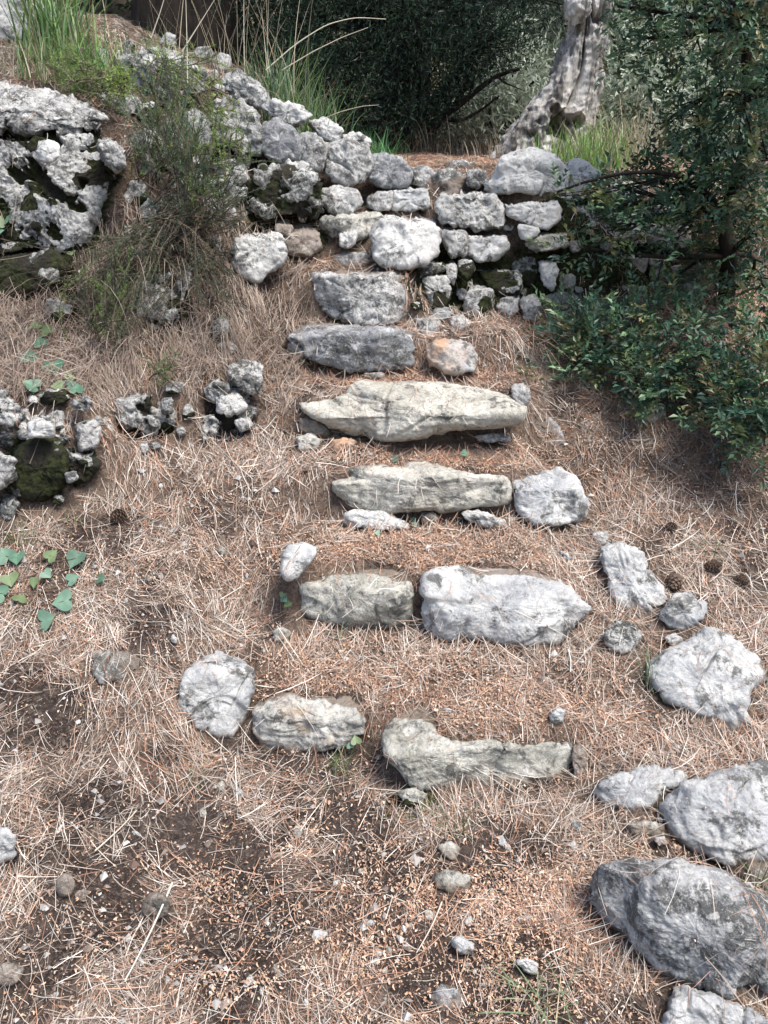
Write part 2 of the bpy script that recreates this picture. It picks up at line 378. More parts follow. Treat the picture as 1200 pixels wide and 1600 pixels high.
def chaikin(P):
    Q = np.roll(P, -1, 0); return np.stack([.87*P+.13*Q, .13*P+.87*Q], 1).reshape(-1, 2)
REG = []; NST = [0]; ST = 'stones set as the steps'; OUT = 'rocks edging the right of the path'; WL = 'stones of the dry stone wall'
def stone(label, poly, mat='grey', edge=None, T=None, d=None, yaw=0.0, lean=.25, top=.10, rough=1.0, pit=0.0, crack=1.0, cuts=6,
          fwd=.015, center=None, name='stone', cat='stone', group=None, moss=0.0, sp=2.6, ground=True, strata=0.0):
    NST[0] += 1; sd = NST[0]*3.71; lr = np.random.default_rng(1000+NST[0])
    P = np.array(poly, float)
    ymin, ymax = P[:, 1].min(), P[:, 1].max(); wpx = np.ptp(P[:, 0])
    if center is None:
        # area centroid
        x, y = P[:, 0], P[:, 1]; x2, y2 = np.roll(x, -1), np.roll(y, -1); cr = x*y2-x2*y
        A = cr.sum()/2; center = (((x+x2)*cr).sum()/(6*A), ((y+y2)*cr).sum()/(6*A))
    C = np.array(center, float); REG.append(P.copy())
    bx = P[P[:, 1] > ymax-(ymax-ymin)*.25][:, 0].mean()
    Q, tq = hit(bx, ymax-3)
    if d is not None:
        Q = atd(bx, ymax-3, d); tq = (Q-CAM)@FWD
    size = math.sqrt(wpx*(ymax-ymin))*tq/F
    if T is None: T = size*.75
    if d is None and wpx > 60 and yaw == 0:
        lo = P[P[:, 1] > C[1]+.15*(ymax-C[1])]; hp = np.array([hit(a_, b_-3)[0] for a_, b_ in lo])
        if np.ptp(hp[:, 0]) > .03:
            A_ = np.stack([hp[:, 0]-Q[0], np.ones(len(hp))], 1); b_, c_ = np.linalg.lstsq(A_, hp[:, 1], rcond=None)[0]
            yaw = float(np.clip(b_, -1.0, .8))
    Q = Q - np.array([0, fwd, 0])
    B = chaikin(P)
    seg = np.linalg.norm(np.roll(B, -1, 0)-B, axis=1); L = seg.sum()
    N = int(np.clip(L/sp, 28, 460)); cum = np.concatenate([[0], np.cumsum(seg)]); Bc = np.vstack([B, B[:1]])
    s = np.linspace(0, L, N, endpoint=False)
    B = np.stack([np.interp(s, cum, Bc[:, 0]), np.interp(s, cum, Bc[:, 1])], 1)
    ang = np.arctan2(B[:, 1]-C[1], B[:, 0]-C[0]); rad = np.linalg.norm(B-C, axis=1)
    if group == WL: B = C+(B-C)*1.08
    nb = fbm(np.stack([B[:, 0]*.05, B[:, 1]*.05, np.full(N, sd)], 1), 3)
    B = C + (B-C)*(1+.022*rough*nb)[:, None]
    Mr = int(np.clip(np.median(rad)/sp, 9, 110))
    rho = np.linspace(0, 1, Mr+1)[1:]; rho = .82*rho+.18*np.sin(rho*math.pi/2)
    PX = C + rho[:, None, None]*(B-C)[None]          # Mr,N,2
    PX = np.concatenate([C[None], PX.reshape(-1, 2)], 0)
    RH = np.concatenate([[0], np.repeat(rho, N)])
    D = FWD + RGT*((PX[:, :1]-W0/2)/F) + UP*((H0/2-PX[:, 1:])/F)
    if edge is None: edge = ymin + .30*(ymax-ymin)
    def plane(p0, n):
        n = np.array(n, float); n /= np.linalg.norm(n); dn = D@n
        return np.where(dn < -.05, ((p0-CAM)@n)/np.minimum(dn, -.05), -9)
    nF = np.array([yaw, -1, lean]); nFn = nF/np.linalg.norm(nF)
    ec = ray(C[0], edge); te = ((Q-CAM)@nFn)/(ec@nFn); E = CAM+ec*te
    nT = np.array([lr.normal()*.08, -top, 1.0])
    ts = [plane(Q, nF), plane(E, nT)]
    tb = ts[0]
    for k in range(cuts):
        i = lr.integers(N); pb = C + (B[i]-C)*lr.uniform(.55, .85)
        dv = FWD + RGT*((pb[0]-W0/2)/F) + UP*((H0/2-pb[1])/F)
        t0 = max(((Q-CAM)@nFn)/(dv@nFn), ((E-CAM)@np.array([0, -top, 1]))/min(dv@np.array([0, -top, 1]), -.05)) if edge > pb[1] else ((Q-CAM)@nFn)/(dv@nFn)
        o = np.array([(B[i]-C)[0], -(B[i]-C)[1]]); o /= np.linalg.norm(o)+1e-6
        n = RGT*o[0]*lr.uniform(.5, 1.1) + UP*o[1]*lr.uniform(.4, .9) - FWD + lr.normal(size=3)*.15
        tm_ = np.maximum(ts[0], ts[1]); ts.append(np.minimum(plane(CAM+dv*min(t0, tq+T), n), tm_+lr.uniform(.08, .28)*T))
    ks = T*.03
    ts = np.stack(ts, 0); ts = np.minimum(ts, tq+T*1.3); mx = ts.max(0)
    t = mx + ks*np.log(np.exp((ts-mx)/ks).sum(0))
    t = t - ks*math.log(1.3)
    t = t + .16*T*(1-np.sqrt(np.clip(1-RH**9, 0, 1)))
    Vf = CAM + D*t[:, None]
    def tsurf(qx, qy):
        Dq = FWD + RGT*((qx[:, None]-W0/2)/F) + UP*((H0/2-qy[:, None])/F)
        nt_ = nT/np.linalg.norm(nT); dn = Dq@nt_
        return np.maximum(((Q-CAM)@nFn)/(Dq@nFn), np.where(dn < -.05, ((E-CAM)@nt_)/np.minimum(dn, -.05), -9))
    if ground:
        carve(GX, GY, GZ, B, tsurf, Q, nFn, E, nT, .012+.28*T+.06*pit); carve(HXX, HYY, HM0, B, tsurf, Q, nFn, E, nT, .012+.28*T+.06*pit)
    # back half
    Mb = max(5, Mr//5); rb = np.cos(np.linspace(0, math.pi/2, Mb+1))[1:-1]
    te_ = t[-N:]; tcn = te_.mean()
    vb = []
    for r_ in rb:
        p2 = C + r_*(B-C); Db = FWD + RGT*((p2[:, :1]-W0/2)/F) + UP*((H0/2-p2[:, 1:])/F)
        tt = te_*r_ + tcn*(1-r_) + T*.75*math.sqrt(1-r_**2)
        vb.append(CAM+Db*tt[:, None])
    Dc = FWD + RGT*((C[0]-W0/2)/F) + UP*((H0/2-C[1])/F)
    V = np.concatenate([Vf]+vb+[(CAM+Dc*(tcn+T*.75))[None]], 0)
    a = np.arange(N); b = (a+1) % N; Fs = [np.stack([np.zeros(N, int), 1+b, 1+a, 1+a], 1)]
    tri = np.stack([np.zeros(N, int), 1+b, 1+a], 1)
    nr = Mr+len(rb)
    r = np.arange(nr-1)[:, None]*N+1
    q = np.stack([r+a, r+b, r+N+b, r+N+a], -1).reshape(-1, 4)
    last = len(V)-1; o_ = 1+(nr-1)*N
    tri2 = np.stack([np.full(N, last), o_+a, o_+b], 1)
    # normals
    Nn = np.zeros_like(V)
    fn = np.cross(V[q[:, 2]]-V[q[:, 0]], V[q[:, 3]]-V[q[:, 1]])
    for k in range(4): np.add.at(Nn, q[:, k], fn)
    Nn[0] = -FWD*1; Nn[last] = FWD
    Nn /= np.linalg.norm(Nn, axis=1)[:, None]+1e-9
    if (Nn[0:Mr*N//2+1]@FWD).mean() > 0: Nn = -Nn; 
    Nn[0] = Nn[1:N+1].mean(0)
    # displacement
    sc = 1/max(size, .03); sv = np.array([sd, -sd, sd*.5]); K = min(size, .30 if group == OUT else .21)
    p = V*sc
    wp = p+.22*np.stack([pnoise(p*2.1+sv), pnoise(p*2.1+sv+9), pnoise(p*2.1+sv+21)], 1)
    dl = .018*fbm(p*1.6+sv, 4, .5) + .085*facet(wp*1.9+sv) + .028*facet(wp*5.2+sv+4)
    dm = .014*(1-np.abs(fbm(p*3.3+sv+5, 3, .55))*2.2)
    f1, f2 = worley(p*3.0+sv + .3*np.stack([pnoise(p*4+sv), pnoise(p*4+sv+9), pnoise(p*4+sv+21)], 1))
    df = -.035*np.exp(-((f2-f1)/.07)**2)*sstep(0.05, .5, pnoise(p*1.3+sv+40))*crack
    cn = pnoise(p*1.1+sv+60); dc = -.07*crack*np.exp(-(cn/.022)**2)*sstep(-.1, .3, pnoise(p*1.7+sv+77))
    pw, _ = worley(V*55+sv)
    fine = .0032*fbm(V*32+sv, 5, .62)*rough - .0035*sstep(.42, .12, pw)*sstep(-.1, .4, fbm(V*9+sv, 2))*rough + .0016*fbm(V*150+sv, 2, .6)*rough
    disp = K*rough*(dl+dm+df+dc)*.9 + fine
    if strata: disp = disp + K*strata*.03*np.abs(fbm(p*np.array([1.2, 1.2, 9])+sv, 3))
    pitv = np.zeros(len(V))
    if pit:
        g1, g2 = worley(V*26+sv+.5*np.stack([pnoise(V*30+sv), pnoise(V*30+sv+9), pnoise(V*30+sv+3)], 1))
        big = fbm(V*9+sv+3, 4, .6)
        hole = sstep(-.05, .22, big)*1.0
        disp = disp - pit*(.040*hole + .008*sstep(.55, .1, g1)*sstep(-.2, .3, big+.3)) + pit*.005*fbm(V*60+sv, 3, .6)
        pitv = np.clip(hole*1.0*pit, 0, 1)
    if moss:
        mm = fbm(V*7+sv+31, 4, .6)
        zr = (V[:, 2]-V[:, 2].min())/(np.ptp(V[:, 2])+1e-6)
        pitv = np.maximum(pitv, sstep(.1, .5, mm+moss*1.1-.45-(zr-.5)*.7))
        disp = disp + .006*pitv*np.abs(fbm(V*90, 2))
    V = V + Nn*disp[:, None]
    me_loc = V[1:Mr*N+1].mean(0)
    F3 = np.concatenate([tri, tri2]); 
    # build with quads then tris
    me = bpy.data.meshes.new(name)
    Vl = (V-me_loc).astype(np.float32)
    me.vertices.add(len(V)); me.vertices.foreach_set('co', Vl.ravel())
    li = np.concatenate([q.ravel(), F3.ravel()]).astype(np.int32)
    me.loops.add(len(li)); me.loops.foreach_set('vertex_index', li)
    st = np.concatenate([np.arange(len(q))*4, len(q)*4+np.arange(len(F3))*3]).astype(np.int32)
    tot = np.concatenate([np.full(len(q), 4), np.full(len(F3), 3)]).astype(np.int32)
    me.polygons.add(len(st)); me.polygons.foreach_set('loop_start', st); me.polygons.foreach_set('loop_total', tot)
    me.update(calc_edges=True); me.polygons.foreach_set('use_smooth', np.ones(len(st), bool))
    at = me.attributes.new('pit', 'FLOAT', 'POINT'); at.data.foreach_set('value', pitv.astype(np.float32))
    hg = V[:, 2]-Hs(V[:, 0], V[:, 1]); dirt = sstep(.045, -.005, hg)*(.9 if d is None or group == ST else .35)
    at = me.attributes.new('dirt', 'FLOAT', 'POINT'); at.data.foreach_set('value', dirt.astype(np.float32))
    me.materials.append(M[mat])
    ob = bpy.data.objects.new(name, me); S.collection.objects.link(ob); ob.location = me_loc
    tag(ob, label, cat, group)
    hm_add(V)
    return ob
ST = 'stones set as the steps'; WL = 'stones of the dry stone wall'; OUT = 'rocks edging the right of the path'
BK = 'rocks in the left bank'
# ---- bottom step
stone('upright bluish boulder with a crack, left end of the bottom step', [(293,1048),(318,1025),(345,1019),(375,1028),(398,1048),(394,1075),(386,1092),(382,1130),(372,1148),(345,1157),(305,1146),(278,1127),(276,1095),(285,1065)], 'blue', 1060, group=ST, cat='boulder', crack=1.6, pit=0)
stone('rust stained blocky stone in the middle of the bottom step', [(398,1102),(418,1086),(445,1081),(475,1091),(510,1090),(545,1083),(565,1093),(573,1120),(570,1150),(540,1166),(500,1175),(440,1179),(410,1168),(397,1140)], 'stain', 1120, group=ST, lean=.1, strata=1)
stone('long hooked grey stone at the right of the bottom step', [(592,1162),(600,1140),(622,1112),(643,1097),(668,1100),(684,1122),(684,1146),(705,1157),(745,1156),(785,1162),(825,1168),(862,1168),(893,1158),(900,1168),(893,1226),(860,1238),(800,1250),(740,1243),(690,1228),(650,1234),(622,1212),(598,1184)], 'olive', 1176, group=ST, center=(662,1182), T=.18, lean=.3, d=1.50)
# ---- second step
stone('small blue grey stone leaning on the left end of the second step', [(440,868),(450,850),(475,846),(496,855),(493,870),(480,887),(465,902),(448,909),(438,895)], 'blue', 868, group=ST, T=.13, cuts=2, rough=.6, d=1.93)
stone('olive grey squared block on the left of the second step', [(460,925),(470,900),(500,882),(545,879),(600,880),(640,893),(649,915),(646,950),(643,985),(610,995),(555,986),(510,973),(463,962)], 'olive', 922, group=ST, T=.2, lean=.12, rough=.7)
stone('wide blue grey block with a pointed right end, on the second step', [(657,940),(660,910),(680,890),(730,882),(790,885),(850,895),(895,920),(927,952),(915,970),(890,985),(880,1010),(830,1016),(760,1016),(700,1009),(665,1000),(657,975)], 'blue', 925, group=ST, T=.22, lean=.2, rough=.9)
# ---- third step
stone('long beige stone with a dark lichen stain, on the third step', [(514,748),(525,733),(570,728),(620,727),(665,725),(710,736),(760,742),(798,747),(800,785),(760,793),(700,798),(640,801),(590,804),(545,792),(520,770)], 'beige', 746, group=ST, T=.26, d=2.22, lean=.1, strata=.6, rough=.75, cuts=2, crack=.5)
stone('pale rounded block at the right end of the third step', [(800,752),(820,736),(870,731),(905,750),(926,790),(915,811),(870,821),(825,819),(804,800)], 'blue', 765, group=ST, d=2.20, T=.18)
stone('thin flat pale stone wedged under the left of the third step', [(533,806),(560,797),(600,800),(640,815),(641,829),(590,830),(538,824)], 'white', 808, group=ST, T=.09)
stone('thin slanting white stone wedged under the right of the third step', [(718,800),(750,797),(790,813),(793,829),(765,828),(725,813)], 'white', 803, group=ST, T=.09)
stone('small brown stone under the middle of the third step', [(655,801),(675,798),(688,808),(682,822),(660,822)], 'brown', 805, group=ST, T=.05)
# ---- fourth step slab
stone('large pale beige slab overhanging as the fourth step', [(461,626),(500,608),(560,599),(640,598),(700,601),(760,608),(800,620),(822,640),(815,660),(780,669),(720,672),(660,684),(610,688),(560,681),(520,668),(480,648)], 'beige', 650, group=ST, T=.30, d=2.44, lean=-.35, top=.32, rough=.7, strata=1.5, crack=1.3, cuts=2)
stone('angular brown stone under the left end of the beige slab', [(464,652),(490,654),(518,670),(514,686),(480,683),(466,670)], 'brown', 657, group=ST, T=.1)
stone('small grey and rusty stone at the lowest left corner below the beige slab', [(461,682),(490,676),(503,690),(492,709),(467,706)], 'stain', 686, group=ST, T=.08)
stone('orange brown stone in the gap beneath the beige slab', [(516,688),(545,683),(560,692),(550,706),(530,713),(516,707)], 'clay', 690, group=ST, T=.08, d=2.47)
stone('small grey stone behind the right tip of the beige slab', [(798,602),(815,597),(828,608),(828,630),(815,641),(798,622)], 'grey', 608, group=ST, T=.1)
stone('grey stone sunk in needles under the right half of the beige slab', [(740,681),(770,676),(798,680),(798,690),(745,692)], 'grey', 683, group=ST, T=.07, d=2.48)
stone('flat steel blue slab lying in needles right of the beige slab', [(830,650),(848,643),(872,660),(884,690),(870,702),(850,697),(836,675)], 'steel', 655, group=OUT, T=.06, cuts=1, lean=1.2)
# ---- fifth step
stone('long dark blue grey block of the fifth step', [(447,524),(470,508),(520,505),(560,512),(610,512),(645,520),(652,545),(646,576),(600,582),(555,583),(515,571),(480,562),(453,550)], 'steel', 521, group=ST, T=.22, d=2.73, lean=.1, crack=1.2)
stone('rounded orange clay stained stone right of the fifth step', [(662,548),(680,531),(710,524),(735,535),(751,560),(744,580),(712,588),(675,577)], 'clay', 542, group=ST, d=2.70)
stone('little pale stone peeping out below the fifth step', [(567,583),(600,581),(603,592),(570,594)], 'grey', 584, T=.04, group=ST)
# ---- sixth step
stone('big grey speckled block of the sixth step', [(485,432),(520,422),(580,422),(622,425),(639,445),(644,480),(632,506),(590,517),(545,512),(508,492),(490,465)], 'grey', 432, group=ST, T=.2, d=2.93, lean=.25, rough=1.2)
# ---- seventh step
stone('large rounded white boulder above the sixth step', [(577,372),(589,345),(613,330),(645,325),(676,338),(691,364),(686,397),(665,413),(630,421),(600,419),(582,402)], 'white', 350, group=ST, cat='boulder', d=3.05, T=.2)
stone('flat brownish stone left of the white boulder', [(500,347),(520,334),(560,330),(603,336),(590,357),(575,374),(540,380),(512,370)], 'olive', 340, group=ST, d=3.2, T=.2)
stone('small bright white stone under the flat brownish stone', [(529,362),(545,353),(559,363),(555,382),(540,391),(530,383)], 'white', 366, group=ST, d=3.12, T=.08)
stone('low grey stone between the white boulder and the brown rocks', [(520,401),(550,392),(580,396),(581,416),(545,421),(522,417)], 'grey', 398, group=ST, d=3.12, T=.1)
stone('dull brown rock right of the leaning white boulder', [(443,362),(468,349),(495,360),(502,385),(482,402),(453,397)], 'brown', 365, group=WL, d=3.12)
stone('small brown rock tucked behind the leaning white boulder', [(430,348),(448,343),(458,358),(448,374),(432,368)], 'brown', 352, group=WL, d=3.16)
stone('leaning white boulder left of the upper steps', [(357,388),(375,356),(405,344),(431,350),(449,380),(445,408),(431,422),(405,442),(375,436),(361,415)], 'white', 372, group=BK, cat='boulder', d=2.98, T=.18, yaw=.1)
# ---- top
stone('squat grey stone at the left foot of the topmost step', [(504,298),(530,289),(560,299),(568,318),(550,334),(515,332),(505,315)], 'grey', 296, group=WL, d=3.32)
stone('grey angular stone left of centre in the topmost step', [(573,308),(600,294),(616,301),(612,326),(590,332),(572,324)], 'grey', 300, group=ST, d=3.36)
stone('blue grey squared stone in the centre of the topmost step', [(608,302),(635,288),(672,289),(673,326),(640,332),(612,327)], 'blue', 296, group=ST, d=3.36)
stone('narrow grey stone right below the path edge', [(638,264),(665,255),(681,272),(676,302),(655,292),(640,288)], 'grey', 262, group=ST, d=3.5)
stone('wide grey stone edging the path at the head of the steps', [(672,270),(705,260),(731,274),(729,302),(700,314),(674,306)], 'grey', 268, group=ST, d=3.48)
stone('small grey stone against the largest round wall boulder', [(730,266),(755,266),(765,284),(747,294),(730,290)], 'grey', 270, group=WL, d=3.46)
stone('little grey stone at the path edge behind the topmost step', [(690,254),(720,249),(745,256),(740,268),(700,268)], 'grey', 256, group=ST, d=3.62, T=.1)
# ---- right wall
stone('largest round boulder topping the wall below the olive trunk', [(762,292),(774,262),(800,240),(836,231),(870,244),(884,270),(882,302),(850,302),(800,299),(770,302)], 'white', 252, group=WL, cat='boulder', d=3.34, T=.25)
stone('lumpy white wall stone right of the topmost step', [(681,322),(698,293),(740,287),(770,303),(786,325),(788,352),(760,362),(720,352),(690,346)], 'pit', 305, group=WL, d=3.26, pit=.25)
stone('oval white wall stone directly under the largest round boulder', [(789,312),(815,300),(850,302),(873,320),(871,346),(850,359),(815,346),(794,335)], 'white', 318, group=WL, d=3.27)
stone('blue grey wall stone below the lumpy white stone', [(731,372),(755,360),(785,364),(795,385),(777,406),(745,412),(731,396)], 'blue', 372, group=WL, d=3.22)
stone('narrow grey wall stone right beside the white boulder', [(692,357),(717,351),(731,368),(729,399),(705,402),(694,382)], 'grey', 362, group=WL, d=3.2)
stone('small pale wall stone under the oval white stone', [(808,352),(838,346),(844,364),(826,377),(812,370)], 'white', 353, group=WL, d=3.26)
stone('flat grey wall stone under the small pale one', [(820,378),(850,361),(882,361),(888,384),(850,394),(825,390)], 'olive', 368, group=WL, d=3.27)
stone('upright pale wall stone left of the dark mossy gap', [(654,438),(675,424),(700,434),(704,464),(691,484),(668,482),(659,460)], 'grey', 432, group=WL, d=3.1, moss=.25)
stone('thin upright sliver of stone at the top of the mossy gap', [(696,413),(709,407),(715,425),(709,446),(698,437)], 'grey', 415, group=WL, d=3.15, T=.06)
stone('mossy grey wall stone low in the middle of the wall', [(724,472),(735,450),(755,441),(771,455),(768,480),(747,497),(728,490)], 'grey', 455, group=WL, d=3.12, moss=.35)
stone('small grey stone right of the mossy stone at the wall foot', [(774,482),(790,461),(812,462),(810,486),(795,497)], 'grey', 468, group=WL, d=3.18)
stone('tiny dark stone wedged between the two lowest wall stones', [(677,483),(700,480),(707,492),(696,501),(678,498)], 'steel', 486, group=WL, d=3.03, T=.05)
stone('pale cracked stone at the wall foot against the sixth step', [(646,497),(665,487),(686,500),(689,523),(662,529),(647,514)], 'grey', 497, group=WL, d=2.96, T=.1)
stone('small rounded stone at the wall foot above the clay stone', [(701,502),(718,490),(734,502),(733,521),(712,525)], 'grey', 500, group=WL, d=2.98, T=.1)
stone('tall pale wall stone beside the mossy hollow', [(843,407),(862,399),(874,425),(864,457),(848,442)], 'white', 410, group=WL, d=3.27)
stone('small stone between the sliver and the blue grey wall stone', [(716,402),(733,402),(742,420),(730,438),(718,428)], 'black', 410, group=WL, d=3.16, moss=.5)
stone('mossy dark stone in the hollow under the blue grey wall stone', [(745,418),(785,408),(812,425),(812,455),(782,462),(758,442)], 'black', 425, group=WL, d=3.22, moss=.8)
stone('mossy dark stone beside the narrow grey wall stone', [(640,420),(690,405),(696,422),(660,430),(652,455),(642,445)], 'black', 415, group=WL, d=3.14, moss=.8)
stone('black mossy stone in the deep hollow of the wall', [(795,385),(835,392),(845,420),(835,455),(812,440),(798,412)], 'black', 400, group=WL, d=3.32, moss=.7)
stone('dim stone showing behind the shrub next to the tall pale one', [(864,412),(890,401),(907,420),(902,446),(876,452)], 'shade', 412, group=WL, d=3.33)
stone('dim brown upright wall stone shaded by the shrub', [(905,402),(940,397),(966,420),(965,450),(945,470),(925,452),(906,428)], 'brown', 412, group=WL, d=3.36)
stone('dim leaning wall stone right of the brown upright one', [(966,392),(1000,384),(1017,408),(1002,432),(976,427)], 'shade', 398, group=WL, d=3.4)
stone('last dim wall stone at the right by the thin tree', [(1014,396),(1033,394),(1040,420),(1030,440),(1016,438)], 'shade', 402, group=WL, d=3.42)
stone('shaded stone at the wall foot behind low shrub leaves', [(848,465),(878,449),(897,473),(889,494),(856,491)], 'shade', 462, group=WL, d=3.24)
stone('grey stone at the wall foot left of the low shrub', [(812,470),(832,458),(846,476),(840,502),(818,500)], 'grey', 470, group=WL, d=3.16)
stone('wall top stone right of the largest round boulder', [(882,256),(913,250),(937,273),(932,302),(900,312),(884,292)], 'blue', 266, group=WL, d=3.4)
stone('wall stone half hidden by leaves below the wall top stone', [(880,322),(903,311),(932,325),(932,352),(896,362),(882,345)], 'grey', 325, group=WL, d=3.36)
stone('broad wall stone deep behind the shrub leaves', [(936,330),(970,318),(1003,334),(1003,366),(960,378),(937,362)], 'grey', 335, group=WL, d=3.42)
stone('flat pale coping stone of the wall behind the shrub', [(940,283),(985,272),(1012,290),(992,317),(950,320)], 'white', 290, group=WL, d=3.5)
stone('coping stone nearest to the thin dark tree', [(1015,300),(1055,292),(1080,310),(1070,340),(1025,340)], 'grey', 308, group=WL, d=3.5)
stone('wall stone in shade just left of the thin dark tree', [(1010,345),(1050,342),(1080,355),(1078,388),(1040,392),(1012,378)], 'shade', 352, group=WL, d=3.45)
# ---- left wall run
stone('upright squarish wall stone right of the tall angular grey one', [(468,212),(490,206),(505,220),(509,245),(501,269),(480,264),(468,240)], 'grey', 216, group=WL, d=3.36)
stone('broad grey wall stone in the middle of the left wall run', [(507,226),(540,219),(573,232),(583,255),(566,286),(530,292),(510,272)], 'grey', 232, group=WL, d=3.38, rough=1.2)
stone('grey wall stone where the left wall meets the path', [(575,246),(600,239),(630,247),(644,270),(636,290),(600,294),(577,281)], 'steel', 250, group=WL, d=3.42)
stone('tall angular grey wall stone above the black lichened boulder', [(407,197),(430,183),(455,195),(471,220),(469,250),(440,254),(410,242)], 'steel', 200, group=WL, d=3.36)
stone('black and white lichened boulder left of the upper steps', [(387,290),(408,257),(450,252),(482,262),(502,285),(507,320),(490,341),(440,344),(400,332)], 'black', 275, group=WL, cat='boulder', d=3.2, T=.22, pit=.6, rough=1.3, moss=.1)
stone('knobbly cream rock on top of the left wall', [(409,168),(432,154),(470,166),(483,184),(462,198),(430,188)], 'white', 166, group=WL, d=3.5, rough=1.6)
stone('weathered rock at the highest left of the wall run', [(343,124),(375,111),(410,130),(427,155),(400,168),(365,152)], 'pit', 124, group=WL, d=3.55, pit=.3, rough=1.5)
stone('low bleached rock left of the small green tuft', [(482,190),(512,184),(537,203),(527,224),(500,216)], 'white', 194, group=WL, d=3.55, rough=1.5)
stone('low bleached rock touching the small green tuft', [(534,212),(555,206),(580,220),(575,236),(548,230)], 'white', 213, group=WL, d=3.6, rough=1.5)
stone('tall rugged rock above the rounded stone with a shrub before it', [(327,155),(362,146),(402,170),(411,202),(407,242),(382,246),(352,228),(328,195)], 'pit', 170, group=WL, d=3.36, pit=.4, rough=1.5)
stone('rounded stone between the rugged rock and the black boulder', [(334,258),(362,249),(386,263),(388,286),(362,292),(340,283)], 'grey', 258, group=WL, d=3.28)
stone('pale rock low behind the fine leaved shrub', [(303,314),(333,302),(364,317),(373,340),(346,352),(314,342)], 'blue', 316, group=BK, d=3.12)
stone('rugged rock behind the middle of the fine leaved shrub', [(255,190),(300,168),(330,190),(337,238),(300,275),(262,248)], 'pit', 192, group=BK, d=3.32, pit=.4, rough=1.4)
stone('pitted rock behind the foot of the fine leaved shrub', [(262,262),(300,255),(328,278),(322,310),(285,318),(262,296)], 'pit', 270, group=BK, d=3.2, pit=.4, rough=1.3)
stone('mossy rock left of the pale one behind the shrub', [(205,205),(250,200),(268,240),(258,285),(220,285),(200,250)], 'pit', 215, group=BK, d=3.2, pit=.6, rough=1.3, moss=.3)
stone('bleached rocks edge high behind the yellow green sprigs', [(180,95),(225,72),(280,84),(330,110),(322,150),(260,158),(200,140)], 'pit', 95, group=BK, d=3.6, pit=.4, rough=1.5)
# ---- big left boulder
stone('huge pitted and mossy boulder at the left edge', [(-60,190),(0,172),(60,168),(120,172),(165,195),(196,232),(194,266),(172,285),(158,330),(135,392),(95,405),(40,388),(-60,410)], 'pit', 205, group=BK, name='boulder', cat='boulder', d=2.90, T=.45, pit=1.0, rough=1.2, moss=.5, sp=2.2)
stone('smooth white crowning boulder at the left edge', [(-70,160),(-20,134),(30,128),(85,140),(140,158),(172,182),(150,208),(100,200),(60,212),(0,205),(-60,215)], 'grey', 172, group=BK, name='boulder', cat='boulder', d=2.97, T=.3, pit=.4, lean=.25, top=.4, rough=1.3)
stone('small white stone wedged in the face of the huge mossy boulder', [(55,233),(72,218),(92,226),(95,245),(82,256),(62,252)], 'white', 230, group=BK, d=2.80, T=.08)
stone('pale pillar of rock at the right shoulder of the huge boulder', [(150,220),(172,212),(190,235),(198,262),(180,272),(160,250)], 'grey', 222, group=BK, d=2.86, T=.12)
stone('boulder at the top left corner of the slope', [(-70,0),(-20,-30),(60,-30),(98,20),(80,60),(20,76),(-60,70)], 'blue', 0, group=BK, name='boulder', cat='boulder', d=3.9, T=.4, rough=1.2)
stone('dark moss covered hump below the huge boulder', [(-50,385),(20,372),(90,392),(112,415),(80,448),(10,470),(-50,470)], 'black', 400, group=BK, d=2.80, T=.25, moss=1.2, rough=.8)
stone('dark mossy rock face under the rounded wall stones of the left run', [(300,285),(345,280),(392,295),(400,330),(375,345),(330,335)], 'black', 300, group=BK, T=.12, d=3.2, pit=.5, moss=.5)
stone('pitted mossy rock standing between the huge boulder and the steps', [(210,442),(230,412),(265,405),(301,411),(303,440),(292,470),(282,512),(256,538),(230,528),(212,490)], 'pit', 425, group=BK, name='boulder', cat='boulder', d=2.74, T=.2, pit=.55, rough=1.2, moss=.3, sp=2)
# ---- lower left terrace rocks
stone('highest rock of the small outcrop left of the fifth step', [(356,572),(385,560),(411,569),(414,600),(400,622),(375,611),(359,592)], 'pit', 572, group=BK, pit=.3, rough=1.3, d=2.58)
stone('left rock of the small outcrop beside the fifth step', [(313,602),(340,590),(361,605),(356,626),(330,632),(315,618)], 'pit', 600, group=BK, pit=.3, rough=1.3, d=2.57)
stone('middle rock of the small outcrop beside the fifth step', [(334,618),(372,611),(388,634),(362,652),(336,643)], 'white', 620, group=BK, rough=1.4, d=2.55)
stone('lowest left rock of the small outcrop beside the fifth step', [(316,652),(335,642),(347,665),(336,687),(317,677)], 'pit', 652, group=BK, pit=.3, d=2.53)
stone('lowest right rock of the small outcrop beside the fifth step', [(363,657),(390,650),(396,668),(376,677)], 'grey', 656, group=BK, d=2.54)
stone('dark mossy rock filling the small outcrop', [(345,640),(385,628),(405,640),(390,660),(362,668),(345,680),(338,660)], 'black', 640, group=BK, moss=.5, d=2.58)
stone('crumbly white rock midway between the vine leaves and the outcrop', [(178,628),(210,609),(240,614),(252,650),(242,680),(207,687),(184,657)], 'pit', 625, group=BK, pit=.7, rough=1.4, d=2.46)
stone('small pale rock beside the crumbly white rock', [(250,622),(270,620),(272,645),(253,650)], 'pit', 626, group=BK, d=2.5)
stone('crumbly white rock at the left edge above the mossy boulder', [(-40,618),(8,610),(38,630),(42,656),(15,664),(-40,655)], 'pit', 622, group=BK, pit=.4, rough=1.5, d=2.24)
stone('bright white stone capping the mossy boulder', [(41,664),(60,651),(86,664),(87,684),(44,684)], 'white', 662, group=BK, d=2.2, T=.1)
stone('dark green mossy boulder at the left edge of the needle slope', [(24,700),(55,678),(98,684),(108,728),(97,770),(60,788),(22,774),(16,735)], 'black', 700, group=BK, name='boulder', cat='boulder', moss=1.1, d=2.20, T=.2, rough=.8)
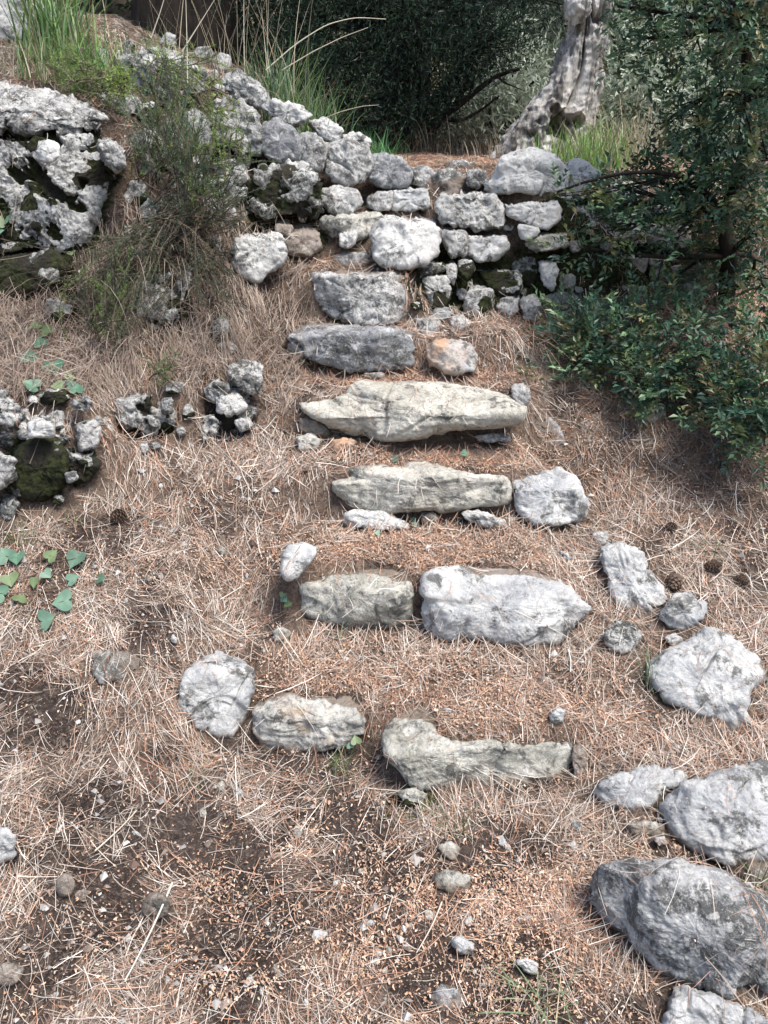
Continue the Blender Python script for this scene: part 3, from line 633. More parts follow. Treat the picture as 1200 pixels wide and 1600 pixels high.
stone('grey rock left of the dark green mossy boulder', [(-40,712),(0,703),(25,715),(29,750),(0,768),(-40,760)], 'grey', 712, group=BK, d=2.16)
stone('pale topped mossy rock right of the dark green boulder', [(117,662),(145,651),(159,672),(151,702),(126,707),(117,682)], 'grey', 660, group=BK, moss=.4, d=2.28)
stone('bleached rock among needles under the vine leaves', [(108,624),(135,617),(150,632),(140,648),(112,646)], 'pit', 625, group=BK, pit=.3, d=2.32)
stone('little pale rock right of the dark green mossy boulder', [(99,740),(118,734),(124,748),(106,757)], 'grey', 738, d=2.2, group=BK, T=.05)
stone('flat bleached rock sunk in the needles of the left slope', [(136,1016),(165,1009),(200,1019),(224,1030),(213,1060),(196,1080),(160,1072),(143,1045)], 'pit', 1018, group=BK, T=.09, lean=1.6, cuts=2, rough=1.4, fwd=.03)
stone('rubbly mossy rock mass under the small outcrop beside the fifth step', [(305,615),(330,590),(370,580),(408,600),(412,630),(400,662),(372,688),(335,692),(312,670),(305,640)], 'pit', 600, group=BK, T=.14, d=2.62, pit=1.0, rough=1.5, moss=.2)
stone('low mossy rock mass behind the crumbly white rock', [(172,640),(200,612),(262,612),(282,640),(275,672),(240,690),(195,692),(175,672)], 'pit', 625, group=BK, T=.14, d=2.56, pit=1.0, rough=1.5, moss=.2)
stone('rough mossy ledge joining the rocks at the left edge', [(-50,640),(10,625),(90,640),(165,640),(178,680),(165,715),(110,720),(40,700),(-50,700)], 'pit', 650, group=BK, T=.2, d=2.33, pit=.9, rough=1.4, moss=.3)
stone('dark mossy rubble at the foot of the left edge ledge', [(95,700),(140,700),(160,722),(140,752),(108,762),(96,735)], 'black', 712, group=BK, T=.1, d=2.25, pit=.4, moss=.7)
stone('pitted rock buried in needles above the vine leaves', [(60,470),(100,455),(130,470),(125,500),(85,508),(62,495)], 'pit', 470, group=BK, T=.1, pit=.6, moss=.3)
stone('small pitted rock right of the tall boulder between bank and steps', [(330,500),(352,492),(362,512),(350,535),(332,528)], 'pit', 500, group=BK, T=.07, pit=.5)
stone('pale rock in the needles above the small outcrop', [(335,535),(362,530),(378,545),(360,556),(338,552)], 'pit', 538, group=BK, T=.07, pit=.3)
stone('rock peeping from the bank under the leaning white boulder', [(300,455),(325,447),(338,462),(325,480),(303,476)], 'pit', 456, group=BK, T=.07, pit=.6, moss=.3)
stone('half buried rock between the fine shrub and the leaning white boulder', [(305,370),(335,360),(350,380),(335,400),(310,396)], 'pit', 372, group=BK, T=.09, pit=.7, moss=.3)
# ---- right edge rocks
stone('small pale tip stone at the top of the cracked grey outcrop', [(924,831),(945,826),(957,842),(944,857),(928,850)], 'blue', 832, group=OUT, T=.08, lean=.9)
stone('long cracked grey slab running diagonally down the right of the steps', [(936,858),(963,843),(998,862),(1016,888),(1036,914),(1050,940),(1022,961),(1005,975),(975,967),(956,936),(947,903),(938,880)], 'blue', 862, group=OUT, T=.12, lean=1.0, crack=2.2, cuts=3, sp=2.2)
stone('pitted blue rock between the cracked outcrop and the big angular rock', [(1028,962),(1048,931),(1080,922),(1104,940),(1099,966),(1076,988),(1045,984)], 'blue', 940, group=OUT, pit=.25)
stone('dark grey lichened stone right of the second step', [(944,988),(964,969),(990,974),(1004,995),(996,1019),(970,1025),(948,1012)], 'black', 985, group=OUT)
stone('tiny white stone above the big angular rock', [(1036,996),(1054,987),(1067,1000),(1052,1013)], 'white', 994, group=OUT, T=.04)
stone('big angular pale rock with a dropping right foot', [(1012,1036),(1040,1010),(1075,990),(1110,982),(1150,1000),(1186,1030),(1192,1056),(1176,1078),(1167,1120),(1167,1167),(1150,1173),(1118,1152),(1080,1120),(1035,1092),(1014,1062)], 'blue', 1030, group=OUT, name='boulder', cat='boulder', T=.24, lean=.7, rough=1.0)
stone('low blue grey rock right of the hooked step stone', [(927,1228),(958,1210),(1010,1197),(1066,1199),(1072,1224),(1036,1241),(1022,1266),(985,1280),(950,1264),(931,1247)], 'blue', 1222, group=OUT, T=.14, lean=.8)
stone('broad white and blue rock at the right edge', [(1024,1258),(1058,1222),(1108,1214),(1150,1195),(1192,1189),(1260,1205),(1270,1330),(1215,1362),(1172,1388),(1130,1362),(1080,1322),(1040,1302)], 'blue', 1240, group=OUT, name='boulder', cat='boulder', T=.22, lean=.9, rough=1.0)
stone('largest dark blotched boulder at the lower right', [(908,1412),(921,1352),(960,1336),(1010,1334),(1080,1349),(1140,1365),(1200,1408),(1290,1450),(1290,1640),(1210,1612),(1130,1560),(1060,1530),(1000,1488),(940,1446)], 'blotch', 1400, group=OUT, name='boulder', cat='boulder', T=.28, lean=.2, top=.45, crack=1.8, center=(1090,1455))
stone('boulder cut off by the bottom right edge', [(1015,1625),(1050,1550),(1090,1547),(1160,1573),(1230,1600),(1240,1640),(1120,1650),(1020,1648)], 'blue', 1590, group=OUT, name='boulder', cat='boulder', T=.2, lean=.5)
stone('dim grey stone under the low shrub', [(998,642),(1015,627),(1036,631),(1042,650),(1022,667),(1004,662)], 'shade', 635, group=OUT, T=.12)
# ---- foreground small stones
stone('blue stone at the left edge of the foreground', [(-30,1296),(8,1289),(26,1310),(23,1340),(0,1352),(-30,1342)], 'blue', 1300, T=.09)
stone('smooth round brown stone in the lower left soil', [(87,1376),(98,1363),(112,1366),(118,1380),(112,1401),(95,1405),(88,1392)], 'brown', 1370, T=.05, rough=.4)
stone('angular brown stone beside the long straw', [(222,1412),(240,1393),(270,1407),(266,1425),(240,1445),(226,1430)], 'brown', 1402, T=.06)
stone('brown stone at the left edge near the bottom', [(-20,1515),(15,1500),(42,1512),(30,1535),(-20,1545)], 'brown', 1508, T=.06)
stone('flat pale stone in the bare soil below the hooked step stone', [(678,1368),(705,1358),(738,1366),(735,1392),(700,1397),(682,1386)], 'olive', 1366, T=.05, lean=1.2)
stone('pale stone just above the flat one in the bare soil', [(684,1322),(700,1313),(719,1322),(716,1345),(700,1347),(688,1335)], 'olive', 1320, T=.05, lean=1.2)
stone('flat grey stone at the bottom centre', [(668,1558),(695,1535),(730,1555),(728,1575),(690,1582)], 'blue', 1545, T=.06, lean=1.2)
stone('small grey stone up right of the flat bottom one', [(703,1470),(720,1462),(742,1478),(738,1494),(715,1490)], 'blue', 1468, T=.05)
stone('pale chip lying beside the grass at the lower right', [(806,1503),(822,1497),(842,1507),(838,1524),(820,1518)], 'white', 1502, T=.03)
stone('pointed pale stone lying on the first tread', [(857,1120),(872,1103),(884,1112),(880,1128),(865,1133)], 'blue', 1110, T=.04)
stone('small pale stone in the needles left of the second tread', [(424,985),(440,979),(456,988),(452,1001),(430,1002)], 'olive', 984, T=.04)
stone('dark stump of stone at the right tip of the hooked step stone', [(892,1168),(908,1160),(918,1190),(912,1222),(896,1228)], 'brown', 1172, T=.07, d=1.55)
stone('grey stone below the hooked step stone', [(620,1238),(645,1228),(668,1240),(660,1258),(632,1262)], 'olive', 1238, T=.05, moss=.4)
stone('half buried grey stone right of the low blue grey rock', [(975,1288),(1010,1280),(1045,1290),(1035,1310),(990,1308)], 'olive', 1286, T=.05, lean=1.2)
stone('pinkish small rock above the lower right boulder', [(1020,1310),(1038,1305),(1046,1318),(1030,1326)], 'clay', 1310, T=.03)
# small stones packed into the joints of the wall
def fill(regs, n, lab, grp, mats, seed, rmin=5, rmax=20, back=.01):
    lr = np.random.default_rng(seed); pts = []; own = []
    for (x0, y0, x1, y1, poly) in regs:
        pts.append(np.stack([lr.uniform(x0, x1, n), lr.uniform(y0, y1, n)], 1))
    for q, (x0, y0, x1, y1, poly) in zip(pts, regs):
        q = q[inpoly(q[:, 0], q[:, 1], np.array(poly, float))]
        for c in q:
            dm = 99
            for P in REG+own:
                if abs(P[:, 0].mean()-c[0]) > 120 or abs(P[:, 1].mean()-c[1]) > 90: continue
                if inpoly(c[:1], c[1:2], P)[0]: dm = 0; break
                A = P; B = np.roll(P, -1, 0); AB = B-A; t = np.clip(((c-A)*AB).sum(1)/((AB**2).sum(1)+1e-9), 0, 1)
                dm = min(dm, np.sqrt((((A+AB*t[:, None])-c)**2).sum(1)).min())
            if dm < rmin: continue
            r = min(dm*1.12, rmax); k = lr.integers(6, 9); a = np.sort(lr.uniform(0, 2*math.pi, k)+np.arange(k)*0)
            a = np.linspace(0, 2*math.pi, k, endpoint=False)+lr.normal(0, .18, k); asp = lr.uniform(.75, 1.3)
            poly_ = [(c[0]+r*asp*math.cos(t)*lr.uniform(.85, 1.15), c[1]+r/asp*math.sin(t)*lr.uniform(.85, 1.15)) for t in a]
            own.append(np.array(poly_)); Qh, _ = hit(c[0], c[1]+r*.8)
            stone(lab, poly_, mats[lr.integers(len(mats))], group=grp, d=Qh[1]-back, T=max(.05, r*3/F*1.6), moss=float(lr.choice([0, .3, .5])), sp=2.2, cuts=3)
fill([(790, 300, 905, 500, [(790,385),(850,395),(905,300),(905,495),(800,500)])], 160, 'small stone packed in a joint of the wall beside the mossy hollow', 'joint stones beside the mossy hollow', ['shade', 'black', 'grey'], 5, rmax=15)
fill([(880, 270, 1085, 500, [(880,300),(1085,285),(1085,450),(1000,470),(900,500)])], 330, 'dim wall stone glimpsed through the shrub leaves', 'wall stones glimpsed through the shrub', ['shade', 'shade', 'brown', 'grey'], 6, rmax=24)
fill([(640, 290, 800, 500, [(640,400),(690,310),(800,290),(800,400),(780,490),(650,490)])], 200, 'small stone wedged between the big stones of the wall right of the steps', 'joint stones right of the steps', ['grey', 'black', 'olive'], 7, rmax=12)
fill([(300, 140, 640, 350, [(330,140),(640,260),(640,300),(560,330),(380,340),(300,330)])], 300, 'small stone wedged between the big stones of the wall left of the steps', 'joint stones left of the steps', ['grey', 'black', 'pit', 'brown'], 8, rmax=13)
fill([(165, 595, 425, 705, [(310,600),(390,565),(425,600),(410,680),(330,700),(305,660)])], 150, 'small pitted rock embedded in the low rubble ledge left of the fifth step', 'rubble of the low ledge left of the fifth step', ['pit', 'black', 'grey', 'pit'], 9, rmin=4, rmax=18)
fill([(150, 590, 320, 705, [(160,610),(310,600),(318,690),(190,704)])], 45, 'small pitted rock beside the crumbly white rock of the low ledge', 'rubble beside the crumbly white rock', ['pit', 'black', 'grey'], 19, rmin=7, rmax=15)
fill([(-10, 605, 175, 795, [(-10,610),(160,625),(175,700),(130,760),(60,800),(-10,790)])], 170, 'small rock embedded between the mossy rocks at the left edge', 'rubble between the mossy rocks at the left edge', ['pit', 'black', 'grey'], 10, rmin=7, rmax=20)
fill([(195, 150, 400, 420, [(200,190),(330,240),(395,340),(350,420),(230,410),(200,300)])], 90, 'weathered rock glimpsed through the wiry shrub', 'rocks glimpsed through the wiry shrub', ['pit', 'black'], 12, rmin=11, rmax=20)
fill([(90, 50, 400, 190, [(110,110),(200,60),(330,70),(400,120),(330,180),(190,180)])], 110, 'bleached rock half sunk among herbs above the wiry shrub', 'bleached rocks among the herbs', ['pit', 'white', 'grey'], 13, rmin=6, rmax=19)
# pebbles and chips, placed once and copied
def pebble_protos():
    out = []
    for k, mt in enumerate(('white', 'blue', 'olive', 'brown')):
        bx_, by_ = (600+20*k, 1500)
        a = np.linspace(0, 2*math.pi, 9)[:-1]
        r = 14*(1+.25*np.random.default_rng(k+5).normal(size=8).clip(-1, 1))
        poly = [(bx_+r_*math.cos(t), by_+.75*r_*math.sin(t)) for t, r_ in zip(a, r)]
        sv = HS.copy()
        o = stone('x', poly, mt, T=.025, d=1.2, name='pebble', cat='pebble', sp=1.6, cuts=5, ground=False)
        HS[:] = sv; out.append(o)
    return out
protos = pebble_protos(); finish_ground()
PB = {0: 'tiny white pebble lying loose on the soil and needles', 1: 'tiny blue grey pebble lying loose on the soil and needles', 2: 'tiny olive grey pebble lying loose on the soil and needles', 3: 'tiny brown pebble lying loose on the soil and needles'}
lr = np.random.default_rng(77); used = set()
PBP = [(350,1228),(370,1240),(315,1275),(328,1318),(190,1195),(150,1570),(62,1460),(212,1305),(95,1295),(45,1400),(130,1395),(640,1300),(655,1310),(630,1420),(605,1485),(525,1380),(565,1360),(525,1500),(480,1570),(770,1305),(790,1318),(555,1245),
       (760,1540),(745,1520),(870,1180),(590,1260),(340,1515),(385,1535),(410,1550),(430,1520),(500,1460),(655,1345),(1130,905),(1090,885),(1010,905),(865,975),(1060,700),(960,760),(345,860),(120,1010),(200,940),(230,905),(270,1000),(290,955),(20,1425),
       (85,1560),(250,1555),(420,1440),(575,1440),(675,1430),(730,1440),(820,1440),(850,1330),(905,1290),(470,1300),(555,1320),(700,1110),(540,1030),(760,1060),(850,1060),(620,850),(700,860),(820,850),(880,870),(300,700),(250,760),(160,760)]
for (x_, y_) in PBP:
    k = int(lr.choice(4, p=[.35, .3, .2, .15])); s_ = lr.uniform(.35, .95)
    P_, t_ = hit(x_, y_)
    o = protos[k] if k not in used else protos[k].copy()
    if k in used: S.collection.objects.link(o)
    used.add(k)
    o.scale = (s_, s_, s_*.8); o.rotation_euler = (lr.normal()*.3, lr.normal()*.3, lr.uniform(0, 6.28))
    o.location = (P_[0], P_[1], float(hm_get(HM, P_[0:1], P_[1:2])[0])+.003*s_)
    tag(o, PB[k], 'pebble', ['white', 'blue grey', 'olive grey', 'brown'][k]+' pebbles scattered on the ground')
# ================================================================ litter
def stone_here(x, y): return hm_get(HS, x, y) > hm_get(HM0, x, y)+.006
def noise_dir(x, y): return 3.2*n2(x, y, 2.2, 12.0, 2)+1.4*n2(x, y, 8, 30.0, 1)
def needles(n, lo, hi, pal, wid, seed, over=None, keepf=None, flow=.35, lift=.006, down=0.0, bundle=.5, xr=(-1.75, 1.85), yr=(.55, 5.2)):
    g = np.random.default_rng(seed)
    x = g.uniform(*xr, n); y = g.uniform(*yr, n)
    nc = n//9; cx_, cy_, ct_ = g.uniform(*xr, nc), g.uniform(*yr, nc), g.uniform(0, 6.28, nc); ci = g.integers(nc, size=n); bun = g.random(n) < bundle
    x = np.where(bun, cx_[ci]+g.normal(0, .013, n), x); y = np.where(bun, cy_[ci]+g.normal(0, .013, n), y)
    z = hm_get(HM, x, y); px, py, t = px_of(x, y, z)
    keep = (px > -60) & (px < 1260) & (py < 1680) & (py > -60)
    x, y, z, px, py, t, ci, bun = (q[keep] for q in (x, y, z, px, py, t, ci, bun))
    p = keepf(x, y, px, py, t)
    k = g.random(len(x)) < p
    x, y, px, py, t, ci, bun = (q[k] for q in (x, y, px, py, t, ci, bun)); n = len(x)
    L = g.uniform(lo, hi, n)
    th = np.where(g.random(n) < flow, noise_dir(x, y)+g.normal(0, .35, n), g.uniform(0, 2*math.pi, n))
    th = np.where(bun, ct_[ci]+g.normal(0, .28, n), th)
    e = .02; gx = (hm_get(HM0, x+e, y)-hm_get(HM0, x-e, y))/(2*e); gy = (hm_get(HM0, x, y+e)-hm_get(HM0, x, y-e))/(2*e)
    sl = np.hypot(gx, gy); dd = np.arctan2(-gy, -gx)
    st = g.random(n) < down*sstep(.55, 1.3, sl)
    th = np.where(st, dd+g.normal(0, .45, n), th)
    dx, dy = np.cos(th)*L*.5, np.sin(th)*L*.5
    shrink = np.where(st, 1/np.sqrt(1+np.minimum(sl, 2.5)**2), 1); dx *= shrink; dy *= shrink
    zm = hm_get(HM, x, y); z0 = hm_get(HM, x-dx, y-dy); z1 = hm_get(HM, x+dx, y+dy)
    lim = L*np.where(st, .5, .38)
    z0 = np.clip(z0, zm-lim, zm+lim); z1 = np.clip(z1, zm-lim, zm+lim)
    zmid = np.maximum(zm, (z0+z1)/2-.004)
    up = g.exponential(lift, n)+.0015
    tilt = g.normal(0, .06, n)*L
    z0 += up-tilt; z1 += up+tilt; zmid = zmid+up
    bend = g.normal(0, .07, n)*L; ox, oy = -np.sin(th)*bend, np.cos(th)*bend
    w_ = g.uniform(*wid, n)*np.clip(t/2.2, .75, 1.4)
    nxv, nyv = -np.sin(th), np.cos(th); roll = g.uniform(-.7, .7, n)
    P = [np.stack([x-dx, y-dy, z0], 1), np.stack([x-dx*.4+ox*.8, y-dy*.4+oy*.8, z0*.4+zmid*.6], 1), np.stack([x+dx*.4+ox*.8, y+dy*.4+oy*.8, z1*.4+zmid*.6], 1), np.stack([x+dx, y+dy, z1], 1)]
    side = np.stack([nxv*np.cos(roll), nyv*np.cos(roll), np.sin(roll)], 1)*w_[:, None]*.5
    V = np.stack([P[0]-side, P[0]+side, P[1]-side, P[1]+side, P[2]-side, P[2]+side, P[3]-side*.3, P[3]+side*.3], 1).reshape(-1, 3)
    b = np.arange(n)[:, None]*8
    Fq = np.concatenate([b+np.array([[0, 1, 3, 2]]), b+np.array([[2, 3, 5, 4]]), b+np.array([[4, 5, 7, 6]])], 0)
    pal = np.array(pal); c = pal[g.integers(len(pal), size=n)]*g.uniform(.75, 1.2, (n, 1))
    if over is not None: c = over(x, y, px, py, c, g)
    return V, Fq, np.repeat(c, 8, 0)
def merge(L):
    o = 0; VV, FF, CC = [], [], []
    for v, f, c in L: VV.append(v); FF.append(f+o); CC.append(c); o += len(v)
    return np.concatenate(VV), np.concatenate(FF), np.concatenate(CC)
STRAW = [(.58,.505,.435), (.48,.41,.345), (.36,.295,.245), (.66,.59,.52), (.30,.225,.175), (.24,.18,.14), (.27,.21,.17), (.41,.315,.255), (.19,.148,.12), (.55,.51,.455), (.66,.59,.51), (.33,.285,.24)]
RUST = [(.47,.27,.18), (.39,.21,.13), (.54,.34,.235), (.29,.155,.105)]
def dens(x, y, px, py, t):
    d = 1-blob(px, py, BARE)
    d *= .06+1.0*sstep(-.45, .3, n2(x, y, 5.5, 44, 4))*(.55+.6*sstep(-.3, .2, n2(x, y, 17, 61, 2)))
    d = np.maximum(d, .20*(1-blob(px, py, BARE))); lu = blob(px, py, LUSH); d = np.where(lu > .3, np.clip(d, .38*lu, 1-.55*lu), d)
    fg = sstep(1250, 1420, py)*(1-sstep(0, 260, abs(px-560)-200)); d *= 1-.5*fg
    top = stone_here(x, y)
    hh = hm_get(HS, x, y)-hm_get(HM0, x, y)
    d = np.where(top, d*(.05+.40*sstep(.016, .003, hh)), d)
    d *= np.where(py < 330, .55, 1.0)
    return d*np.clip((2.4/t)**.5, .6, 1.3)
SHADE_BLOBS = [(250,440,230,120,1),(420,480,60,110,.7),(1000,700,260,90,.7),(60,560,120,60,.6),(300,300,200,120,.8)]  # needle colour is darkened here for the shade on bank and right slope
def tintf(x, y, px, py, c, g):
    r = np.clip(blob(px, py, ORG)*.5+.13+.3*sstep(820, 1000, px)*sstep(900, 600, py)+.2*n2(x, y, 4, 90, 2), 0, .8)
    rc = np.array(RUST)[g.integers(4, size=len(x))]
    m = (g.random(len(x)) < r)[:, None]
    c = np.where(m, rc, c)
    return c*((1+.18*n2(x, y, 6, 20, 2))*(1-.62*blob(px, py, SHADE_BLOBS)))[:, None]
BANK = lambda x, y, px, py, t: np.where(stone_here(x, y), .03, .75)*(.25+1.0*sstep(-.3, .3, n2(x, y, 9, 12, 3)))*np.where((px < 470) & (py > 330) & (py < 620), 1, .0)*(1-blob(px, py, [(60,410,90,60,.9)]))
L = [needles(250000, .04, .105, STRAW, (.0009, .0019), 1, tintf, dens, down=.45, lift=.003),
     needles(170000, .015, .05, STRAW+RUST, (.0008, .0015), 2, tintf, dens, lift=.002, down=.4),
     needles(7000, .08, .17, STRAW, (.0012, .0023), 4, None, dens, lift=.005, down=.3),
     needles(42000, .07, .15, STRAW[1:3]+STRAW[4:7]*2, (.001, .0018), 3, None, BANK, down=.95, lift=.014, xr=(-1.75, -.2), yr=(2.3, 3.4))]  # bank needles use darker straws, putting its shade into the colour
V, Fq, C_ = merge(L)
tag(mesh_np('pine_needle_litter', V, Fq, M['litter'], cols=C_, smooth=False), 'dry straw and rust coloured pine needles covering the slope', 'pine needles', kind='stuff')

def crumbs(n, seed):
    g = np.random.default_rng(seed)
    x = g.uniform(-1.7, 1.8, n); y = g.uniform(.55, 4.0, n); z = hm_get(HM, x, y); px, py, t = px_of(x, y, z)
    k = (px > -40) & (px < 1240) & (py < 1640) & (py > 180)
    x, y, z, px, py, t = (q[k] for q in (x, y, z, px, py, t))
    p = (blob(px, py, ORG)*.9+.16)*(.35+.9*sstep(-.2, .5, n2(x, y, 9, 71, 3)))*(1-.6*blob(px, py, BARE))
    p = np.maximum(p, .8*blob(px, py, LUSH)); p = np.where(stone_here(x, y), p*.015, p)
    k = g.random(len(x)) < p; x, y, z = x[k], y[k], z[k]; n = len(x)
    th = g.uniform(0, 6.28, n); L_ = .0025+g.exponential(.0026, n).clip(0, .0065); w_ = L_*g.uniform(.25, .6, n)
    up = g.uniform(.002, .010, n)
    d = np.stack([np.cos(th), np.sin(th), g.normal(0, .35, n)], 1); s_ = np.stack([-np.sin(th), np.cos(th), g.normal(0, .3, n)], 1)
    c0 = np.stack([x, y, z+up], 1); arch = np.array([0, 0, 1.0])*(L_*.28)[:, None]; cv = s_*(L_*g.uniform(-.3, .3, n))[:, None]
    a = c0-d*(L_*.5)[:, None]; b = c0+d*(L_*.5)[:, None]; m = c0+arch+cv
    sw = s_*(w_*.5)[:, None]
    V = np.stack([a-sw*.6, a+sw*.6, m-sw, m+sw, b-sw*.5, b+sw*.5], 1).reshape(-1, 3)
    o = np.arange(n)[:, None]*6
    Fq = np.concatenate([o+np.array([[0, 1, 3, 2]]), o+np.array([[2, 3, 5, 4]])], 0)
    pal = np.array([(.52,.33,.225), (.58,.41,.30), (.46,.28,.19), (.62,.50,.40), (.36,.25,.19), (.55,.36,.23)])
    c = pal[g.integers(len(pal), size=n)]*g.uniform(.65, 1.2, (n, 1))
    return V, Fq, np.repeat(c, 6, 0)
V, Fq, C_ = crumbs(900000, 5)
tag(mesh_np('fallen_pine_flower_scales', V, Fq, M['litter'], cols=C_, smooth=False), 'tiny orange brown fallen pine flower scales on treads and soil', 'pine flower scales', kind='stuff')
def grit(n, seed):
    g = np.random.default_rng(seed)
    x = g.uniform(-1.5, 1.6, n); y = g.uniform(.6, 3.2, n); z = hm_get(HM, x, y)
    k = ~stone_here(x, y) & (g.random(n) < .25+.8*sstep(0, .5, n2(x, y, 3, 15, 3))); x, y, z = x[k], y[k], z[k]; n = len(x)
    r = .0015+g.exponential(.0022, n).clip(0, .012)
    o8 = np.array([(1,0,0),(-1,0,0),(0,1,0),(0,-1,0),(0,0,.8),(0,0,-.8)], float)
    V = np.stack([x, y, z+.2*r], 1)[:, None]+(o8[None]*g.uniform(.6, 1.3, (n, 6, 1))+g.normal(0, .2, (n, 6, 3)))*r[:, None, None]
    f = np.array([(0,2,4),(2,1,4),(1,3,4),(3,0,4),(2,0,5),(1,2,5),(3,1,5),(0,3,5)])
    Fq = (np.arange(n)[:, None, None]*6+f[None]).reshape(-1, 3)
    pal = np.array([(.30,.28,.26), (.42,.41,.39), (.14,.09,.07), (.10,.065,.05), (.22,.17,.14)])
    return V.reshape(-1, 3), Fq, np.repeat(pal[g.integers(5, size=n)]*g.uniform(.7, 1.2, (n, 1)), 6, 0)
V, Fq, C_ = grit(34000, 9)
tag(mesh_np('gravel', V, Fq, M['litter'], cols=C_, smooth=False), 'loose crumbs of soil and limestone grit among the needles', 'gravel', kind='stuff')

# ================================================================ plants
def tube(path, rad, sides=8, bumpa=0.0, sc=6, seed=0.0):
    path = np.array(path, float); n = len(path)
    tg = np.gradient(path, axis=0); tg /= np.linalg.norm(tg, axis=1)[:, None]+1e-9
    ref = np.array([.3, 1, .1]); u = np.cross(tg, ref); u /= np.linalg.norm(u, axis=1)[:, None]+1e-9; v = np.cross(tg, u)
    a = np.linspace(0, 2*math.pi, sides, endpoint=False)
    V = path[:, None]+np.array(rad)[:, None, None]*(np.cos(a)[None, :, None]*u[:, None]+np.sin(a)[None, :, None]*v[:, None])
    V = V.reshape(-1, 3)
    if bumpa:
        c = np.repeat(path, sides, 0); d = V-c; rr = np.linalg.norm(d, axis=1)[:, None]+1e-6
        V = c+d*(1+bumpa*fbm(V*sc+seed, 4, .55))[:, None]
    i = np.arange(n-1)[:, None]*sides; j = np.arange(sides); k = (j+1) % sides
    Fq = np.stack([i+j, i+k, i+sides+k, i+sides+j], -1).reshape(-1, 4)
    return V, Fq
def bez(a, b, bend, n=8, g=None):
    a, b, bend = map(np.array, (a, b, bend)); t = np.linspace(0, 1, n)[:, None]
    return a*(1-t)**2+2*t*(1-t)*((a+b)/2+bend)+b*t**2
def joinT(L):
    o = 0; VV, FF = [], []
    for v, f in L: VV.append(v); FF.append(f+o); o += len(v)
    return np.concatenate(VV), np.concatenate(FF)
def frames(d, g):
    d = d/(np.linalg.norm(d, axis=1)[:, None]+1e-9); r = g.normal(size=d.shape); s_ = np.cross(d, r); s_ /= np.linalg.norm(s_, axis=1)[:, None]+1e-9
    return d, s_, np.cross(s_, d)
LEAF = np.array([(0,0,0), (.5,.45,.12), (0,.5,0), (-.5,.45,.12), (0,1,-.06)], float)
LEAFQ = np.array([(0,1,2,2), (0,2,3,3), (1,4,2,2), (2,4,3,3)])
def leaves(pos, dr, ln, wd, cols, g, upb=0.5):
    d, s_, nn = frames(dr, g)
    if upb > 0:                      # turn blades mostly face up
        upv = np.array([0, 0, 1.0])+g.normal(0, .55, pos.shape); s2 = np.cross(d, upv); s2 /= np.linalg.norm(s2, axis=1)[:, None]+1e-9
        m = (g.random(len(pos)) < upb)[:, None]; s_ = np.where(m, s2, s_); nn = np.cross(s_, d)
    V = pos[:, None]+LEAF[None, :, 0:1]*(s_*wd[:, None])[:, None]+LEAF[None, :, 1:2]*(d*ln[:, None])[:, None]+LEAF[None, :, 2:3]*(nn*ln[:, None])[:, None]
    tri = np.array([(0,1,2), (0,2,3), (1,4,2), (2,4,3)])
    Fq = (np.arange(len(pos))[:, None, None]*5+tri[None]).reshape(-1, 3)
    return V.reshape(-1, 3), Fq, np.repeat(cols, 5, 0)
def pinnate(pos, dr, g, pairs=4, ax=.075, ln=.028, wd=.010, pal=None):
    """sprays of paired leaflets along a short stalk"""
    n = len(pos); d, s_, nn = frames(dr, g)
    upv = np.array([0, 0, 1.0])+g.normal(0, .45, pos.shape); s_ = np.cross(d, upv); s_ /= np.linalg.norm(s_, axis=1)[:, None]+1e-9; nn = np.cross(s_, d)
    P, D = [], []
    sc = g.uniform(.7, 1.2, n)
    for k in range(pairs):
        f = (k+.7)/pairs
        for sg in (-1, 1):
            P.append(pos+d*(ax*f*sc)[:, None]-nn*0+np.array([0, 0, -1])*(ax*.18*f*f)); D.append(d*.75+s_*sg*.9+nn*g.normal(.05, .2, n)[:, None])
    P.append(pos+d*(ax*sc)[:, None]); D.append(d)
    P = np.concatenate(P); D = np.concatenate(D); m = len(P)
    pal = np.array(pal); base = pal[g.integers(len(pal), size=n)]*g.uniform(.6, 1.4, (n, 1)); c = np.tile(base, (2*pairs+1, 1))*g.uniform(.85, 1.15, (m, 1))
    return leaves(P, D, np.tile(sc, 2*pairs+1)*ln*g.uniform(.8, 1.15, m), np.tile(sc, 2*pairs+1)*wd*g.uniform(.85, 1.15, m), c, g, upb=1.0)
DK = [(.048,.100,.055), (.070,.138,.072), (.024,.050,.034), (.125,.21,.11), (.045,.100,.068), (.105,.145,.055), (.03,.068,.044), (.16,.15,.07)]
